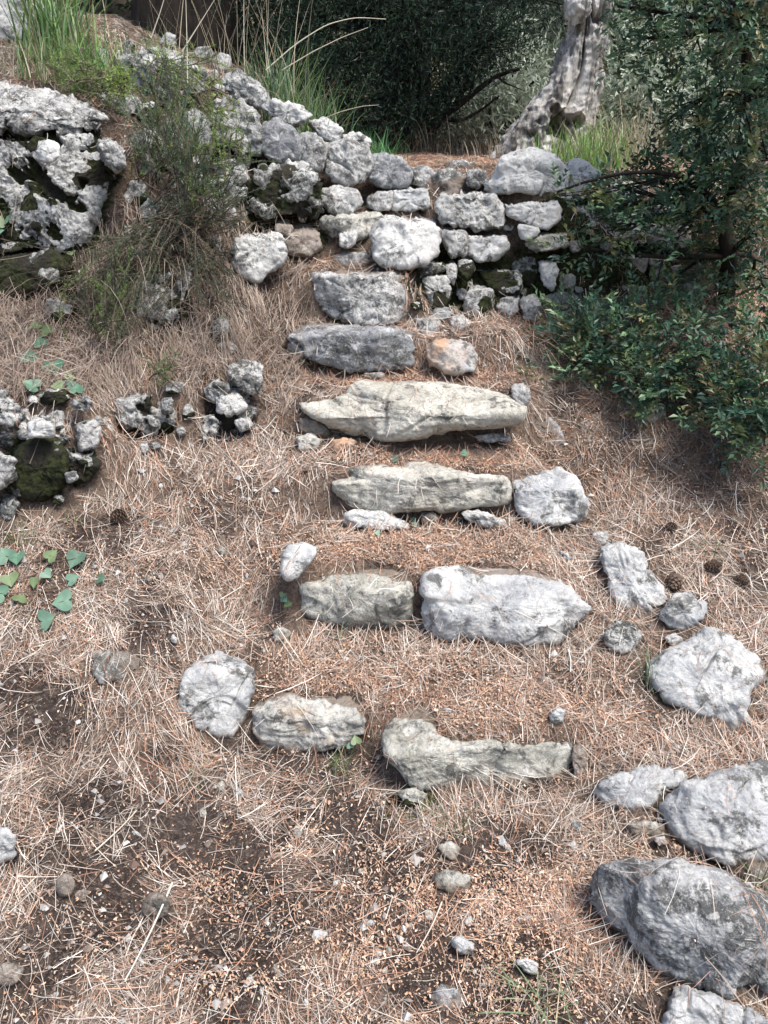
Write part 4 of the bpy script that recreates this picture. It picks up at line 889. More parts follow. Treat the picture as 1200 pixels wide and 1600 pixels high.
def cluster_plant(name, label, cat, root, clusters, pal, seed, group=None, stem_r=.012, trunk=None, spray=None, per=1.0, mat='leaf', twig='twig', kind='pinnate', lnwd=(.030, .0140), pairs=4, ax=.082, fork=None, trunk_bump=0.0, parent_part='foliage', trunkname='stems', skipleaf=0):
    """clusters: (px, py, radius_px, world y, sprays)"""
    g = np.random.default_rng(seed); root = np.array(root, float)
    e = empty(name, root); tag(e, label, cat, group)
    T = []; P = []; D = []
    if trunk is not None:
        pts = np.array([t_[:3] for t_ in trunk]); T.append(tube(np.stack([np.interp(np.linspace(0, len(pts)-1, 40), range(len(pts)), pts[:, k]) for k in range(3)], 1), np.interp(np.linspace(0, len(pts)-1, 40), range(len(pts)), [t_[3] for t_ in trunk]), 16, trunk_bump, 7, seed))
    for (cx, cy, rp, wy, ns) in clusters:
        c = atd(cx, cy, wy); r = rp*wy/F/.95
        if trunk is not None:
            dd = np.linalg.norm(pts-c, axis=1)+np.where(pts[:, 2] > c[2]+.1, .4, 0); st = pts[dd.argmin()]
        else: st = root
        br = bez(st, c, g.normal(0, .12, 3)*np.linalg.norm(c-st)+np.array([0, 0, .06]), 10)
        T.append(tube(br, np.linspace(stem_r, stem_r*.35, 10), 6, .1, 30, seed))
        ns = int(ns*per*(.72 if kind == 'pinnate' else 1)); q = g.normal(size=(ns, 3)); q /= np.linalg.norm(q, axis=1)[:, None]; q *= (g.random((ns, 1))**.5)
        # lumpy density
        pp = c+q*np.array([r, r*1.1, r*.8])
        kk = fbm(pp*6+seed, 2) > -.28; pp = pp[kk]; q = q[kk]
        nt = max(3, len(pp)//9)
        for i in range(nt):
            T.append(tube(bez(br[g.integers(4, 10)], pp[g.integers(len(pp))], g.normal(0, .02, 3), 5), np.linspace(stem_r*.3, .0012, 5), 4))
        P.append(pp); D.append(q*.6+np.array([0, -.15, .12])+g.normal(0, .45, pp.shape))
    P = np.concatenate(P); D = np.concatenate(D)
    V, Fq = joinT(T); mesh_np(trunkname, V, Fq, M[twig], parent=e, loc=root)
    if kind == 'pinnate': V, Fq, c = pinnate(P, D, g, pairs, ax, *lnwd, pal)
    else:
        rep_ = 10; P2 = np.repeat(P, rep_, 0)+g.normal(0, ax*.5, (len(P)*rep_, 3)); D2 = np.repeat(D, rep_, 0)+g.normal(0, .6, P2.shape)
        pl = np.array(pal); cc = np.repeat(pl[g.integers(len(pl), size=len(P))]*g.uniform(.6, 1.35, (len(P), 1)), rep_, 0)
        V, Fq, c = leaves(P2, D2, lnwd[0]*g.uniform(.7, 1.3, len(P2)), lnwd[1]*g.uniform(.8, 1.2, len(P2)), cc, g, .35)
    mesh_np(parent_part, V, Fq, M[mat], parent=e, loc=root, cols=c, smooth=False)
    return e
def gp(px, py):
    return hit(px, py)[0]
# low mastic shrubs on the right
GL = 'low evergreen shrubs on the right slope'
cluster_plant('mastic_shrub', 'spreading low evergreen shrub hiding the foot of the wall', 'shrub', gp(940, 560),
  [(870,575,42,2.78,75),(905,545,50,2.84,80),(960,520,60,2.9,130),(900,495,45,2.95,60),(1000,480,50,3.0,80),(880,525,38,2.9,50),(850,505,28,2.98,22),(960,575,45,2.8,70)], DK, 21, GL, .007)
cluster_plant('mastic_shrub', 'drooping evergreen shrub over the dim grey stone', 'shrub', gp(1060, 600),
  [(1000,590,45,2.68,90),(1050,560,55,2.72,100),(1030,620,40,2.6,60),(1090,590,45,2.66,80),(1080,520,50,2.85,80),(1110,480,55,2.95,70)], DK, 22, GL, .007)
cluster_plant('mastic_shrub', 'evergreen shrub cut by the right edge at mid height', 'shrub', gp(1190, 690),
  [(1150,640,48,2.42,100),(1195,600,55,2.5,110),(1180,680,42,2.34,75),(1130,600,40,2.52,60),(1215,540,55,2.6,90),(1150,540,45,2.68,70),(1235,660,60,2.35,80)], DK, 23, GL, .007)
# thin tree on the right
tb = gp(1135, 465)
cluster_plant('evergreen_tree', 'thin dark trunked evergreen filling the upper right corner', 'tree', tb,
  [(1010,60,60,3.3,60),(1080,60,90,3.2,100),(1160,40,90,3.0,100),(1040,190,50,3.3,50),(1090,170,70,3.2,90),(1165,170,75,3.0,100),(1000,275,42,3.2,45),(1065,290,60,3.1,90),(1155,290,60,3.0,75),(930,330,42,3.1,55),
   (985,360,45,3.05,60),(1060,360,45,3.0,55),(905,385,34,3.08,34),(1195,370,45,2.9,45),(1120,230,60,3.1,80),(1210,110,80,2.9,80),(965,10,40,3.3,30),(1040,-20,90,3.3,120),(1180,-40,100,3.1,150),(1200,250,60,2.8,60),(1195,450,40,2.9,30),(870,300,18,3.1,8),(950,290,30,3.15,20),(1100,330,45,3.35,70),(1165,345,50,3.3,85),(1200,300,50,3.3,70),(1110,400,42,3.3,60),(1175,425,45,3.2,70),(1110,255,45,3.35,50),(1060,430,30,3.2,30)],
  DK, 24, None, .012, trunk=[(*tb, .035), (*atd(1140,400,3.1), .03), (*atd(1130,340,3.12), .028), (*atd(1160,270,3.12), .024), (*atd(1165,160,3.12), .02), (*atd(1170,40,3.12), .017), (*atd(1175,-140,3.12), .01)], twig='bark', trunk_bump=.15, trunkname='trunk', parent_part='crown', per=1.35)
cluster_plant('evergreen_undergrowth', 'dim undergrowth behind the thin dark trunk at the wall top', 'shrub', (1.55, 3.95, 1.75),
  [(1090,255,50,4.0,80),(1150,280,55,4.0,90),(1190,330,55,3.9,80),(1060,300,35,3.9,40),(1130,350,50,3.8,70),(1190,410,45,3.7,60),(1100,410,40,3.6,40)], DK, 26, GL, .008)
# olive trunk
def olive():
    base = atd(868, 232, 4.15); e = empty('olive_tree', base); tag(e, 'gnarled pale olive tree with a hollow at its foot', 'tree')
    path = [(835, 275, .22), (840, 235, .19), (850, 205, .175), (867, 175, .152), (884, 145, .128), (900, 112, .106), (913, 75, .088), (921, 45, .075), (923, 12, .085), (930, -20, .085), (950, -80, .08), (960, -200, .09), (955, -500, .08), (935, -900, .07)]
    P = np.array([atd(a, b, 4.15) for a, b, _ in path]); rr = [c for _, _, c in path]
    u = np.concatenate([np.linspace(0, len(P)-3, 170), np.linspace(len(P)-3, len(P)-1, 20)[1:]]); pts = np.stack([np.interp(u, range(len(P)), P[:, k]) for k in range(3)], 1); ra = np.interp(u, range(len(P)), rr)
    sides = 160; a = np.linspace(0, 2*math.pi, sides, endpoint=False)
    hz = pts[:, 2]-base[2]
    lob = 1+.15*np.sin(3*a[None]+7*hz[:, None]+.6)+.10*np.sin(7*a[None]+9*hz[:, None])+.06*np.sin(13*a[None]+6*hz[:, None])
    r_ = ra[:, None]*lob
    V = np.stack([pts[:, 0:1]+r_*np.cos(a)[None], pts[:, 1:2]+r_*np.sin(a)[None]*.8, np.repeat(pts[:, 2:3], sides, 1)], -1).reshape(-1, 3)
    ctr = np.repeat(pts, sides, 0); dn = V-ctr; dn /= np.linalg.norm(dn, axis=1)[:, None]
    q = V*np.array([12, 12, 4.5]); V = V+dn*(.014*fbm(q, 4, .5)+.030*(.4-np.abs(fbm(V*np.array([26, 26, 3.2])+3, 3, .5)))+.004*fbm(V*np.array([60, 60, 12]), 3)-.05*np.exp(-(pnoise(V*np.array([7, 7, 1.6]))/.05)**2)+.012*fbm(V*30, 3))[:, None]
    for (hx, hy, rad, dep) in ((878, 196, .058, .22), (908, 186, .035, .10), (846, 190, .02, .05), (868, 170, .018, .04)):
        h = atd(hx, hy, 4.0); dist = np.hypot(V[:, 0]-h[0], (V[:, 2]-h[2])*1.15)*(1+.45*fbm(V*14+hx, 3)); fr = dn[:, 1] < .1
        V[fr] += (np.exp(-(dist/rad)**4)*dep)[fr, None]*np.array([0, 1, 0])
        V[fr] -= (.014*np.exp(-((dist-rad*1.25)/(.3*rad))**2))[fr, None]*np.array([0, 1, 0])
    n_ = len(pts); i = np.arange(n_-1)[:, None]*sides; j = np.arange(sides); k = (j+1) % sides
    mesh_np('trunk', V, np.stack([i+j, i+k, i+sides+k, i+sides+j], -1).reshape(-1, 4), M['olivebark'], parent=e, loc=base)
    # burl
    u_, v_ = np.meshgrid(np.linspace(0, math.pi, 40), np.linspace(0, 2*math.pi, 60, endpoint=False), indexing='ij')
    B = np.stack([np.sin(u_)*np.cos(v_), np.sin(u_)*np.sin(v_), np.cos(u_)], -1).reshape(-1, 3)
    B = B*(1+.25*fbm(B*2.2+7, 4))[:, None]*np.array([.06, .06, .07])+atd(902, 10, 4.06)
    i = np.arange(39)[:, None]*60; j = np.arange(60); k = (j+1) % 60
    mesh_np('burl', B, np.stack([i+j, i+k, i+60+k, i+60+j], -1).reshape(-1, 4), M['olivebark'], parent=e, loc=base)
    g = np.random.default_rng(3); P = np.array([1.0, 4.6, 6.2])+g.normal(size=(2600, 3))*np.array([1.1, .9, .5])
    D = g.normal(size=P.shape); P2 = np.repeat(P, 8, 0)+g.normal(0, .08, (len(P)*8, 3)); D2 = np.repeat(D, 8, 0)+g.normal(0, .5, P2.shape)
    V, Fq, c = leaves(P2, D2, g.uniform(.04, .06, len(P2)), g.uniform(.009, .013, len(P2)), np.array([(.09,.12,.075)])*g.uniform(.6, 1.3, (len(P2), 1)), g, .3)
    mesh_np('crown', V, Fq, M['leaf'], parent=e, loc=base, cols=c, smooth=False)
olive()
# dense dark tree behind the path
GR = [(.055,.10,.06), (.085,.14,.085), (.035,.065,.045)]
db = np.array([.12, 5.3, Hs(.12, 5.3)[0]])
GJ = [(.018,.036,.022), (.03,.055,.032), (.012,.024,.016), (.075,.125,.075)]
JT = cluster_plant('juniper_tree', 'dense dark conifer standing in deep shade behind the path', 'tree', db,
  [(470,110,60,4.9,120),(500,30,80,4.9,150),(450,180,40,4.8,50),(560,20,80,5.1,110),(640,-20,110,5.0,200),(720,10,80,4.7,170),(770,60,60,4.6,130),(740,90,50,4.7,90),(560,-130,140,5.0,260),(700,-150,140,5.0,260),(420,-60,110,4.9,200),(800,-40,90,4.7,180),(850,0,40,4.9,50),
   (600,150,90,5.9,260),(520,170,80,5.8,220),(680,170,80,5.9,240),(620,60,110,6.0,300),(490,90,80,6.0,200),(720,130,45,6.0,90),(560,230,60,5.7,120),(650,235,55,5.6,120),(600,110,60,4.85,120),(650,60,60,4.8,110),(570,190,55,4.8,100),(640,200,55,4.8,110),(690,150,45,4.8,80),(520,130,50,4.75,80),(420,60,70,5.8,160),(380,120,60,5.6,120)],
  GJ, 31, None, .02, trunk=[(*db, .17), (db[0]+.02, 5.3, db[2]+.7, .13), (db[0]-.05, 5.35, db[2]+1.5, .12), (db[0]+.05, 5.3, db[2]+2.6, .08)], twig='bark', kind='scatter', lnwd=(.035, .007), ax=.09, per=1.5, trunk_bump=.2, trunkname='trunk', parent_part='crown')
for pts_, r0 in (([(640,215,4.9),(690,185,4.8),(735,150,4.7),(775,118,4.65),(812,108,4.6)], .022), ([(690,185,4.8),(720,190,4.75),(752,172,4.7),(780,150,4.65)], .012), ([(735,150,4.7),(742,110,4.7),(760,60,4.65)], .012), ([(775,118,4.65),(790,130,4.6),(815,140,4.55)], .007)):
    B_ = np.array([atd(*q) for q in pts_]); u_ = np.linspace(0, len(B_)-1, 20); B_ = np.stack([np.interp(u_, range(len(B_)), B_[:, k]) for k in range(3)], 1)
    for _ in range(2): B_[1:-1] = (B_[:-2]+2*B_[1:-1]+B_[2:])/4
    V, Fq = tube(B_, np.linspace(r0, r0*.35, 20), 8, .2, 14); mesh_np('branch', V, Fq, M['bark'], parent=JT, loc=B_[0])
def canopy(name, label, c, rad, n, pal, seed, tr):
    g = np.random.default_rng(seed); base = np.array([tr[0], tr[1], Hs(tr[0], tr[1])[0]-.05]); e = empty(name, base); tag(e, label, 'tree', None)
    c = np.array(c, float); T = [tube(bez(base, c, (0, 0, 0), 12), np.linspace(tr[2], tr[2]*.5, 12), 18, .25, 5, seed)]
    q = g.normal(size=(n, 3)); q /= np.linalg.norm(q, axis=1)[:, None]; q *= g.random((n, 1))**.4
    P = c+q*np.array(rad); P = P[fbm(P*1.6+seed, 3) > -.22]
    for i in range(26):
        T.append(tube(bez(base+(c-base)*g.uniform(.45, 1), P[g.integers(len(P))], g.normal(0, .1, 3), 8), np.linspace(tr[2]*.3, .008, 8), 6, .1, 9))
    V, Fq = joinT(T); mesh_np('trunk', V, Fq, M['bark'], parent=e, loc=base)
    D = g.normal(size=P.shape)+np.array([0, 0, -.2]); P2 = np.repeat(P, 9, 0)+g.normal(0, .07, (len(P)*9, 3)); D2 = np.repeat(D, 9, 0)+g.normal(0, .5, P2.shape)
    pl = np.array(pal); cc = np.repeat(pl[g.integers(len(pl), size=len(P))]*g.uniform(.65, 1.35, (len(P), 1)), 9, 0)
    sz = .05+.012*max(0, c[1]-5)
    V, Fq, cl = leaves(P2, D2, sz*g.uniform(.8, 1.3, len(P2)), sz*.28*g.uniform(.8, 1.3, len(P2)), cc, g, .3)
    mesh_np('crown', V, Fq, M['leaf'], parent=e, loc=base, cols=cl, smooth=False)
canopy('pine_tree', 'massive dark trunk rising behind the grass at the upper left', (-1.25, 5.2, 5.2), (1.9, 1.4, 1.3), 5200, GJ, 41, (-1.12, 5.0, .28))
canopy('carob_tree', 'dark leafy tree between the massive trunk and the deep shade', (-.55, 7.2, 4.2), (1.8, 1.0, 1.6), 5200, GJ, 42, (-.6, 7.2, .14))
HAZE_PAL = [(.26,.32,.24), (.34,.39,.30), (.20,.25,.18)]  # greens paled so the leaf colour carries the haze
canopy('background_tree', 'hazy grey green tree behind the olive trunk on its left', (1.5, 8.4, 4.2), (1.5, 1.0, 1.7), 3800, HAZE_PAL, 43, (1.6, 8.6, .10))
canopy('background_tree', 'pale green tree between the olive trunk and the thin evergreen', (3.3, 9.5, 4.2), (1.7, 1.2, 1.9), 3800, HAZE_PAL, 44, (3.2, 9.6, .12))
canopy('background_tree', 'shaded tree beyond the thin evergreen on the far right', (4.6, 7.4, 3.6), (1.5, 1.2, 1.7), 3600, GR, 45, (4.5, 7.4, .12))
canopy('background_tree', 'tall tree behind the boulder at the top left corner', (-3.4, 7.6, 4.6), (2.0, 1.3, 1.9), 4200, GR, 46, (-3.3, 7.6, .16))
for lab, px_, py_, wy, rr_ in (('pale sunlit bush filling the gap left of the olive trunk', 780, 185, 5.3, .30), ('pale sunlit bush in the gap right of the olive trunk', 985, 170, 5.0, .30), ('grey green bush low behind the path head', 735, 215, 6.0, .24), ('pale bush beyond the bleached dry grass', 1060, 190, 5.6, .38), ('pale feathery bush above the path gap', 800, 110, 6.2, .35), ('pale leafy crown showing high right of the olive trunk', 1000, 90, 6.0, .34)):
    c_ = atd(px_, py_, wy); canopy('background_bush', lab, c_, (rr_, rr_, rr_*.9), 520, [(.38,.43,.33), (.46,.50,.40), (.30,.35,.25)], int(px_), (c_[0], wy, .02))  # bush leaves are paler still, haze and glare painted into their colour
g = np.random.default_rng(50)
for i, (lx, ly, lab) in enumerate([(-6, 14, 'leftmost tree of the far wooded slope'), (-2, 15, 'second tree from the left of the far wooded slope'), (1.6, 14, 'third tree from the left of the far wooded slope'), (4.8, 15, 'tree of the far wooded slope seen right of the olive trunk'), (8, 14, 'rightmost tree of the far wooded slope')]):
    z = Hs(lx, ly)[0]; canopy('far_tree', lab, (lx, ly, z+2.4), (2.3, 1.4, 2.4), 2600, HAZE_PAL, 60+i, (lx, ly, .15))
# ================================================================ grasses, stalks, vines
def blades(n, base, spread, L, wd, pal, g, lean=.35, droop=.5, seg=6, dirb=(0, 0, 0)):
    b = np.array(base)+np.stack([g.normal(0, spread, n), g.normal(0, spread, n), np.zeros(n)], 1)
    ph = g.uniform(0, 6.28, n); ln = g.uniform(.55, 1.15, n)*L; tl = np.abs(g.normal(0, lean, n))
    h = np.stack([np.cos(ph), np.sin(ph), np.zeros(n)], 1)+np.array(dirb); s_ = np.cross(h, [0, 0, 1.0]); s_ /= np.linalg.norm(s_, axis=1)[:, None]+1e-9
    t = np.linspace(0, 1, seg); dr = g.uniform(.2, 1.0, n)*droop
    out = []
    for k in t:
        a = tl*(1+0*k)+dr*k*1.6
        # integrate roughly
        out.append(b+h*(ln*k*np.sin(tl+dr*k*.9))[:, None]+np.array([0, 0, 1.0])*(ln*k*np.cos(tl+dr*k*.9))[:, None])
    w_ = g.uniform(.7, 1.2, n)*wd
    V = np.stack([q for k, p in zip(t, out) for q in (p-s_*(w_*.5*(1-k**2*.9))[:, None], p+s_*(w_*.5*(1-k**2*.9))[:, None])], 1).reshape(-1, 3)
    i = np.arange(n)[:, None]*(2*seg)
    Fq = np.concatenate([i+np.array([[2*k, 2*k+1, 2*k+3, 2*k+2]]) for k in range(seg-1)], 0)
    pal = np.array(pal); c = pal[g.integers(len(pal), size=n)]*g.uniform(.75, 1.25, (n, 1))
    return V, Fq, np.repeat(c, 2*seg, 0)
GREEN = [(.13,.24,.06), (.18,.30,.09), (.10,.19,.07), (.26,.34,.14), (.15,.26,.12)]
BLUEG = [(.12,.21,.12), (.16,.26,.16), (.09,.16,.09), (.25,.30,.19)]
DRY = [(.48,.40,.28), (.56,.49,.37), (.38,.30,.20)]
def tuft(label, px, py, wy, n, L, spread, pal, seed, wd=.004, dry=.2, group='grass tufts', lean=.3, droop=.5, dirb=(0, 0, 0), name='grass_tuft'):
    g = np.random.default_rng(seed)
    base = atd(px, py, wy) if wy else gp(px, py)
    gz = Hs(base[0], base[1])[0]; base = np.array([base[0], base[1], max(gz, base[2]-.10) if wy else gz])-np.array([0, 0, .01])
    A = blades(n, base, spread, L, wd, pal, g, lean, droop, dirb=dirb)
    if dry: A = merge([A, blades(int(n*dry)+2, base, spread, L*1.1, wd*.6, DRY, g, lean*1.3, droop*1.3)])
    return tag(mesh_np(name, A[0], A[1], M['blade'], loc=base, cols=A[2], smooth=False), label, 'grass', group)
tuft('tall bright green grass tuft on the top left slope', 95, 95, 3.75, 210, .46, .07, GREEN, 1, .0075)
tuft('green grass tuft right of the tall top left one', 140, 110, 3.6, 90, .26, .06, GREEN, 2, .006, droop=.9)
tuft('grassy tuft leaning over the smooth white boulder', 50, 110, 3.55, 70, .22, .06, GREEN+DRY, 3, .005, dry=.6)
tuft('upright green grass tuft with long arching dry stalks on the left wall', 435, 150, 3.75, 170, .34, .05, GREEN+BLUEG, 4, .005)
tuft('grey green grass tuft in the middle of the left wall top', 495, 185, 3.75, 190, .30, .055, BLUEG+GREEN, 5, .004, droop=.7)
tuft('short emerald grass tuft at the right end of the left wall', 585, 236, 3.85, 190, .17, .05, [(.10,.26,.10), (.16,.34,.14), (.08,.2,.08)], 6, .004, dry=.05, lean=.5)
tuft('yellow green grass on the left wall below the grey green tuft', 470, 200, 3.6, 60, .12, .04, GREEN, 7, .004)
tuft('bright grass at the foot of the olive trunk', 905, 238, 3.72, 200, .20, .09, [(.22,.36,.08), (.30,.42,.14), (.16,.28,.07)], 8, .005, dry=.15)
tuft('grass right of the olive trunk foot', 940, 232, 3.85, 110, .26, .06, [(.20,.32,.09), (.14,.24,.08)], 9, .005, dry=.5)
tuft('bleached dry grass between the olive trunk and the thin evergreen', 985, 240, 4.0, 130, .38, .07, DRY+[(.34,.36,.24)], 10, .004, dry=.2, lean=.35)
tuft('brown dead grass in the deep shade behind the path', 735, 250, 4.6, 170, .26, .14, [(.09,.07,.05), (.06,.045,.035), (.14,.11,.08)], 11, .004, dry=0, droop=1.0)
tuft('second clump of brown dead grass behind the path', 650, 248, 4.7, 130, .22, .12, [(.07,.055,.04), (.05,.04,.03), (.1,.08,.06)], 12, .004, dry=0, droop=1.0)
tuft('pale dry grass at the right of the path head', 790, 240, 4.2, 70, .13, .10, DRY+[(.40,.30,.22)], 13, .004, dry=.2)
tuft('tall dry grass stalks before the massive trunk', 330, 110, 3.8, 28, .62, .14, DRY, 14, .0035, dry=0, lean=.35, droop=.35)
tuft('dry stalks at the back of the left wall top', 400, 120, 3.9, 26, .60, .10, DRY, 15, .003, dry=0, lean=.5, droop=.4)
tuft('small dark grass tuft between the hooked stone and the rusty one', 528, 1205, None, 34, .075, .018, [(.07,.12,.04), (.12,.18,.06)], 16, .003, lean=.6)
tuft('faint green grass tuft left of the rusty step stone', 305, 1215, None, 26, .05, .018, [(.10,.15,.06), (.16,.2,.1)], 17, .0025, lean=.7)
tuft('green blades beside the big angular rock', 1018, 1075, None, 22, .12, .012, [(.10,.18,.07), (.07,.14,.05)], 18, .004, lean=.5)
tuft('sparse blades in the soil right of centre in the foreground', 715, 1290, None, 18, .09, .015, [(.12,.17,.09), (.18,.22,.13)], 19, .003, lean=.8)
tuft('pale green grass tuft near the bottom right boulder', 850, 1570, None, 34, .12, .02, [(.20,.26,.15), (.26,.30,.2), (.14,.2,.1)], 20, .0032, lean=.8)
tuft('mossy green tuft at the left edge of the needle slope', 36, 840, None, 90, .06, .025, [(.14,.17,.08), (.2,.2,.11)], 21, .0025, lean=.7)
tuft('small green tuft right of the mossy one', 112, 812, None, 30, .045, .015, [(.14,.2,.07), (.1,.15,.05)], 22, .0025, lean=.7)
tuft('bright moss like tuft under the hooked step stone', 665, 1250, None, 220, .035, .022, [(.10,.16,.03), (.14,.2,.05)], 23, .0022, lean=.8, dry=.05)
tuft('grass blades at the foot of the olive grey block', 540, 985, None, 14, .07, .02, [(.15,.2,.11), (.2,.25,.15)], 24, .003, lean=.8)
tuft('green blades at the right edge beside the broad white rock', 1195, 1390, None, 30, .07, .02, [(.12,.18,.08)], 25, .003, lean=.7)
tuft('faint grass clump on the right needle slope', 1110, 860, None, 20, .07, .02, [(.14,.18,.1)], 26, .003, lean=.8)
tuft('single long green blade standing by the mossy pitted rock', 198, 570, 2.66, 1, .36, .001, [(.12,.24,.15)], 27, .006, dry=0, lean=.08, droop=.1)

tuft('yellow green grass on the brown patch above the leafy herbs', 185, 70, 3.8, 80, .16, .06, GREEN+DRY, 31, .005)
tuft('short grass before the massive dark trunk', 245, 60, 3.9, 80, .15, .08, GREEN+DRY, 32, .004)
tuft('mixed dry and green grass above the high bleached rocks', 290, 95, 3.75, 70, .16, .06, DRY+GREEN, 33, .004)
for k_, (a_, b_, w_, lab_) in enumerate([(60,470,2.78,'brown dead grass hanging under the mossy hump at the left'), (190,470,2.72,'brown dead grass hanging left of the tall pitted rock'), (330,430,2.86,'brown dead grass hanging right of the tall pitted rock'), (410,470,2.86,'dead grass hanging under the leaning white boulder'), (250,350,2.95,'dead grass hanging beneath the wiry shrub'), (160,380,2.84,'dead grass beside the right flank of the huge boulder'), (780,545,2.95,'rusty dead grass heaped at the wall foot right of the clay stone')]):
    tuft(lab_, a_, b_, w_, 95, .22, .075, [(.20,.155,.125), (.30,.24,.19), (.12,.09,.07), (.38,.31,.25)] if k_ < 6 else [(.40,.24,.16), (.30,.18,.12), (.48,.34,.25)], 40+k_, .0024, dry=0, group='dead grass hanging on the bank', lean=1.1, droop=1.6, dirb=(0, -.9, 0), name='dead_grass_tuft')
def arch(label, pts, wy, r, col, group='long dry grass stalks'):
    P = np.array([atd(a, b, wy+k*.02) for k, (a, b) in enumerate(pts)]); u = np.linspace(0, len(P)-1, 24)
    from_ = np.stack([np.interp(u, range(len(P)), P[:, k]) for k in range(3)], 1)
    for _ in range(3): from_[1:-1] = (from_[:-2]+from_[1:-1]*2+from_[2:])/4
    V, Fq = tube(from_, np.linspace(r, r*.4, 24), 5)
    tag(mesh_np('grass_stalk', V, Fq, M['litter'], loc=P[0], cols=np.tile(np.array(col), (len(V), 1))), label, 'stalk', group)
arch('upper long dry stalk arching right over the deep shade', [(415,110),(460,70),(510,38),(555,27),(603,30)], 3.7, .003, (.62,.56,.44))
arch('lower long dry stalk slanting right over the deep shade', [(440,110),(490,80),(535,58),(575,43)], 3.7, .0025, (.55,.48,.38))
arch('thin dry stalk bent over the small green tuft', [(500,188),(530,175),(565,166),(592,164)], 3.7, .002, (.5,.44,.36))
arch('straight dry stalk crossing before the massive trunk', [(285,80),(310,40),(335,0)], 3.6, .0028, (.62,.55,.45), )
arch('vertical dry stalk rising above the fine leaved shrub', [(293,130),(292,60),(290,-10)], 3.4, .0026, (.58,.52,.42))
arch('dry stalk leaning left above the fine leaved shrub', [(236,60),(250,20),(262,-20)], 3.5, .0026, (.5,.45,.36))
def straw(label, x0, y0, x1, y1, r, col):
    a, b = gp(x0, y0), gp(x1, y1); t = np.linspace(0, 1, 14)[:, None]; P = a*(1-t)+b*t
    za = float(hm_get(HM, a[0:1], a[1:2])[0]); zb = float(hm_get(HM, b[0:1], b[1:2])[0]); z = za*(1-t[:, 0])+zb*t[:, 0]
    need = (hm_get(HM, P[:, 0], P[:, 1])-z).max(); P[:, 2] = z+max(need, 0)*.6+.012; P[:, 0] += .004*np.sin(t[:, 0]*3)
    V, Fq = tube(P, np.linspace(r, r*.6, 14), 6)
    tag(mesh_np('straw', V, Fq, M['litter'], loc=P[0], cols=np.tile(np.array(col), (len(V), 1))), label, 'straw', 'fallen straws')
straw('long pale straw lying in the lower left soil', 273, 1412, 200, 1568, .0024, (.55,.53,.45))
straw('pale straw crossing below the broad white rock', 968, 1345, 1080, 1400, .002, (.36,.29,.2))
straw('curved pale straw left of the rusty stone', 150, 1340, 215, 1275, .0018, (.55,.48,.38))
straw('pale straw in front of the wide blue grey block', 800, 1017, 890, 1020, .0015, (.6,.55,.48))
straw('upright looking pale straw on the first tread', 887, 1022, 890, 1058, .0018, (.62,.6,.55))
straw('straw in the soil below the hooked stone', 690, 1420, 650, 1500, .0018, (.5,.44,.36))
straw('twig lying on the needles of the right slope', 955, 960, 1000, 1010, .002, (.2,.15,.11))

# heart shaped vine leaves
def heart(size, g):
    a = np.linspace(0, 2*math.pi, 26, endpoint=False)
    x = .55*np.sin(a)**3*1.05; y = (.42*np.cos(a)-.16*np.cos(2*a)-.06*np.cos(3*a)-.02*np.cos(4*a))
    rim = np.stack([x, -y*1.15, .14*np.abs(x)], 1); mid = rim*.5; mid[:, 2] = .06*np.abs(x)
    V = np.concatenate([[[0, 0, 0]], mid, rim])*size; k = 26; i = np.arange(k); j = (i+1) % k
    F3 = np.concatenate([np.stack([np.zeros(k, int), 1+i, 1+j], 1), np.stack([1+i, 1+k+i, 1+k+j], 1), np.stack([1+i, 1+k+j, 1+j], 1)])
    return V, F3
def vine(label, leaves_, seed, root, stems=True, lift=.014):
    g = np.random.default_rng(seed); P0 = gp(*root); e = empty('vine', P0); tag(e, label, 'vine', 'creeping vines with heart shaped leaves')
    T = []; last = P0
    for (x, y, s_) in leaves_:
        p = gp(x, y+6)+np.array([0, -.03, lift]); V, F3 = heart(s_*(p-CAM)@FWD/F*.78, g)
        n = np.array([g.normal(0, .35), -.75+g.normal(0, .25), .8]); n /= np.linalg.norm(n); a = g.uniform(0, 6.28)
        u = np.cross(n, [math.cos(a), math.sin(a), .2]); u /= np.linalg.norm(u); v = np.cross(n, u)
        W = p+V[:, 0:1]*u+V[:, 1:2]*v+V[:, 2:3]*n
        c = np.array([(.085,.165,.105), (.12,.20,.14), (.14,.19,.09)])[g.integers(3)]*g.uniform(.7, 1.2)
        mesh_np('leaf', W, F3, M['leaf'], parent=e, loc=p, cols=c*(1+.35*np.exp(-(V[:, 0:1]/(.03*s_*.01+.0015))**2)+.25*fbm(W*90, 3)[:, None]))
        T.append(tube(bez(last, p, np.array([0, 0, -.01]), 8), np.full(8, .0014), 5)); last = p-np.array([0, 0, .02]) if g.random() < .6 else last
    V, Fq = joinT(T); mesh_np('stem', V, Fq, M['twig'], parent=e, loc=P0)
vine('vine with large grey green leaves above the bright white capping stone', [(62,508,22),(79,516,34),(53,556,32),(90,573,40),(58,600,34),(114,586,22),(99,603,28),(118,600,24),(127,606,26),(70,534,26)], 1, (85,600))
vine('scattered vine leaves on the needle slope at the left edge', [(18,862,36),(35,865,30),(87,862,28),(125,866,40),(24,898,32),(62,902,24),(80,890,22),(120,898,26),(164,897,20),(8,920,34),(40,928,26),(107,932,42),(80,960,40)], 2, (90,915), lift=.012)
vine('vine sprig at the foot of the huge mossy boulder', [(5,350,26),(20,346,24),(4,366,24),(118,398,16)], 3, (10,385), lift=.02)
vine('pair of leaves on the bank right of the pitted rock', [(350,500,22),(118,105,20)], 4, (345,515), lift=.02)
vine('tiny leaves in the litter below the beige slab', [(617,712,14),(724,703,14),(473,560,16)], 5, (640,715), lift=.01)
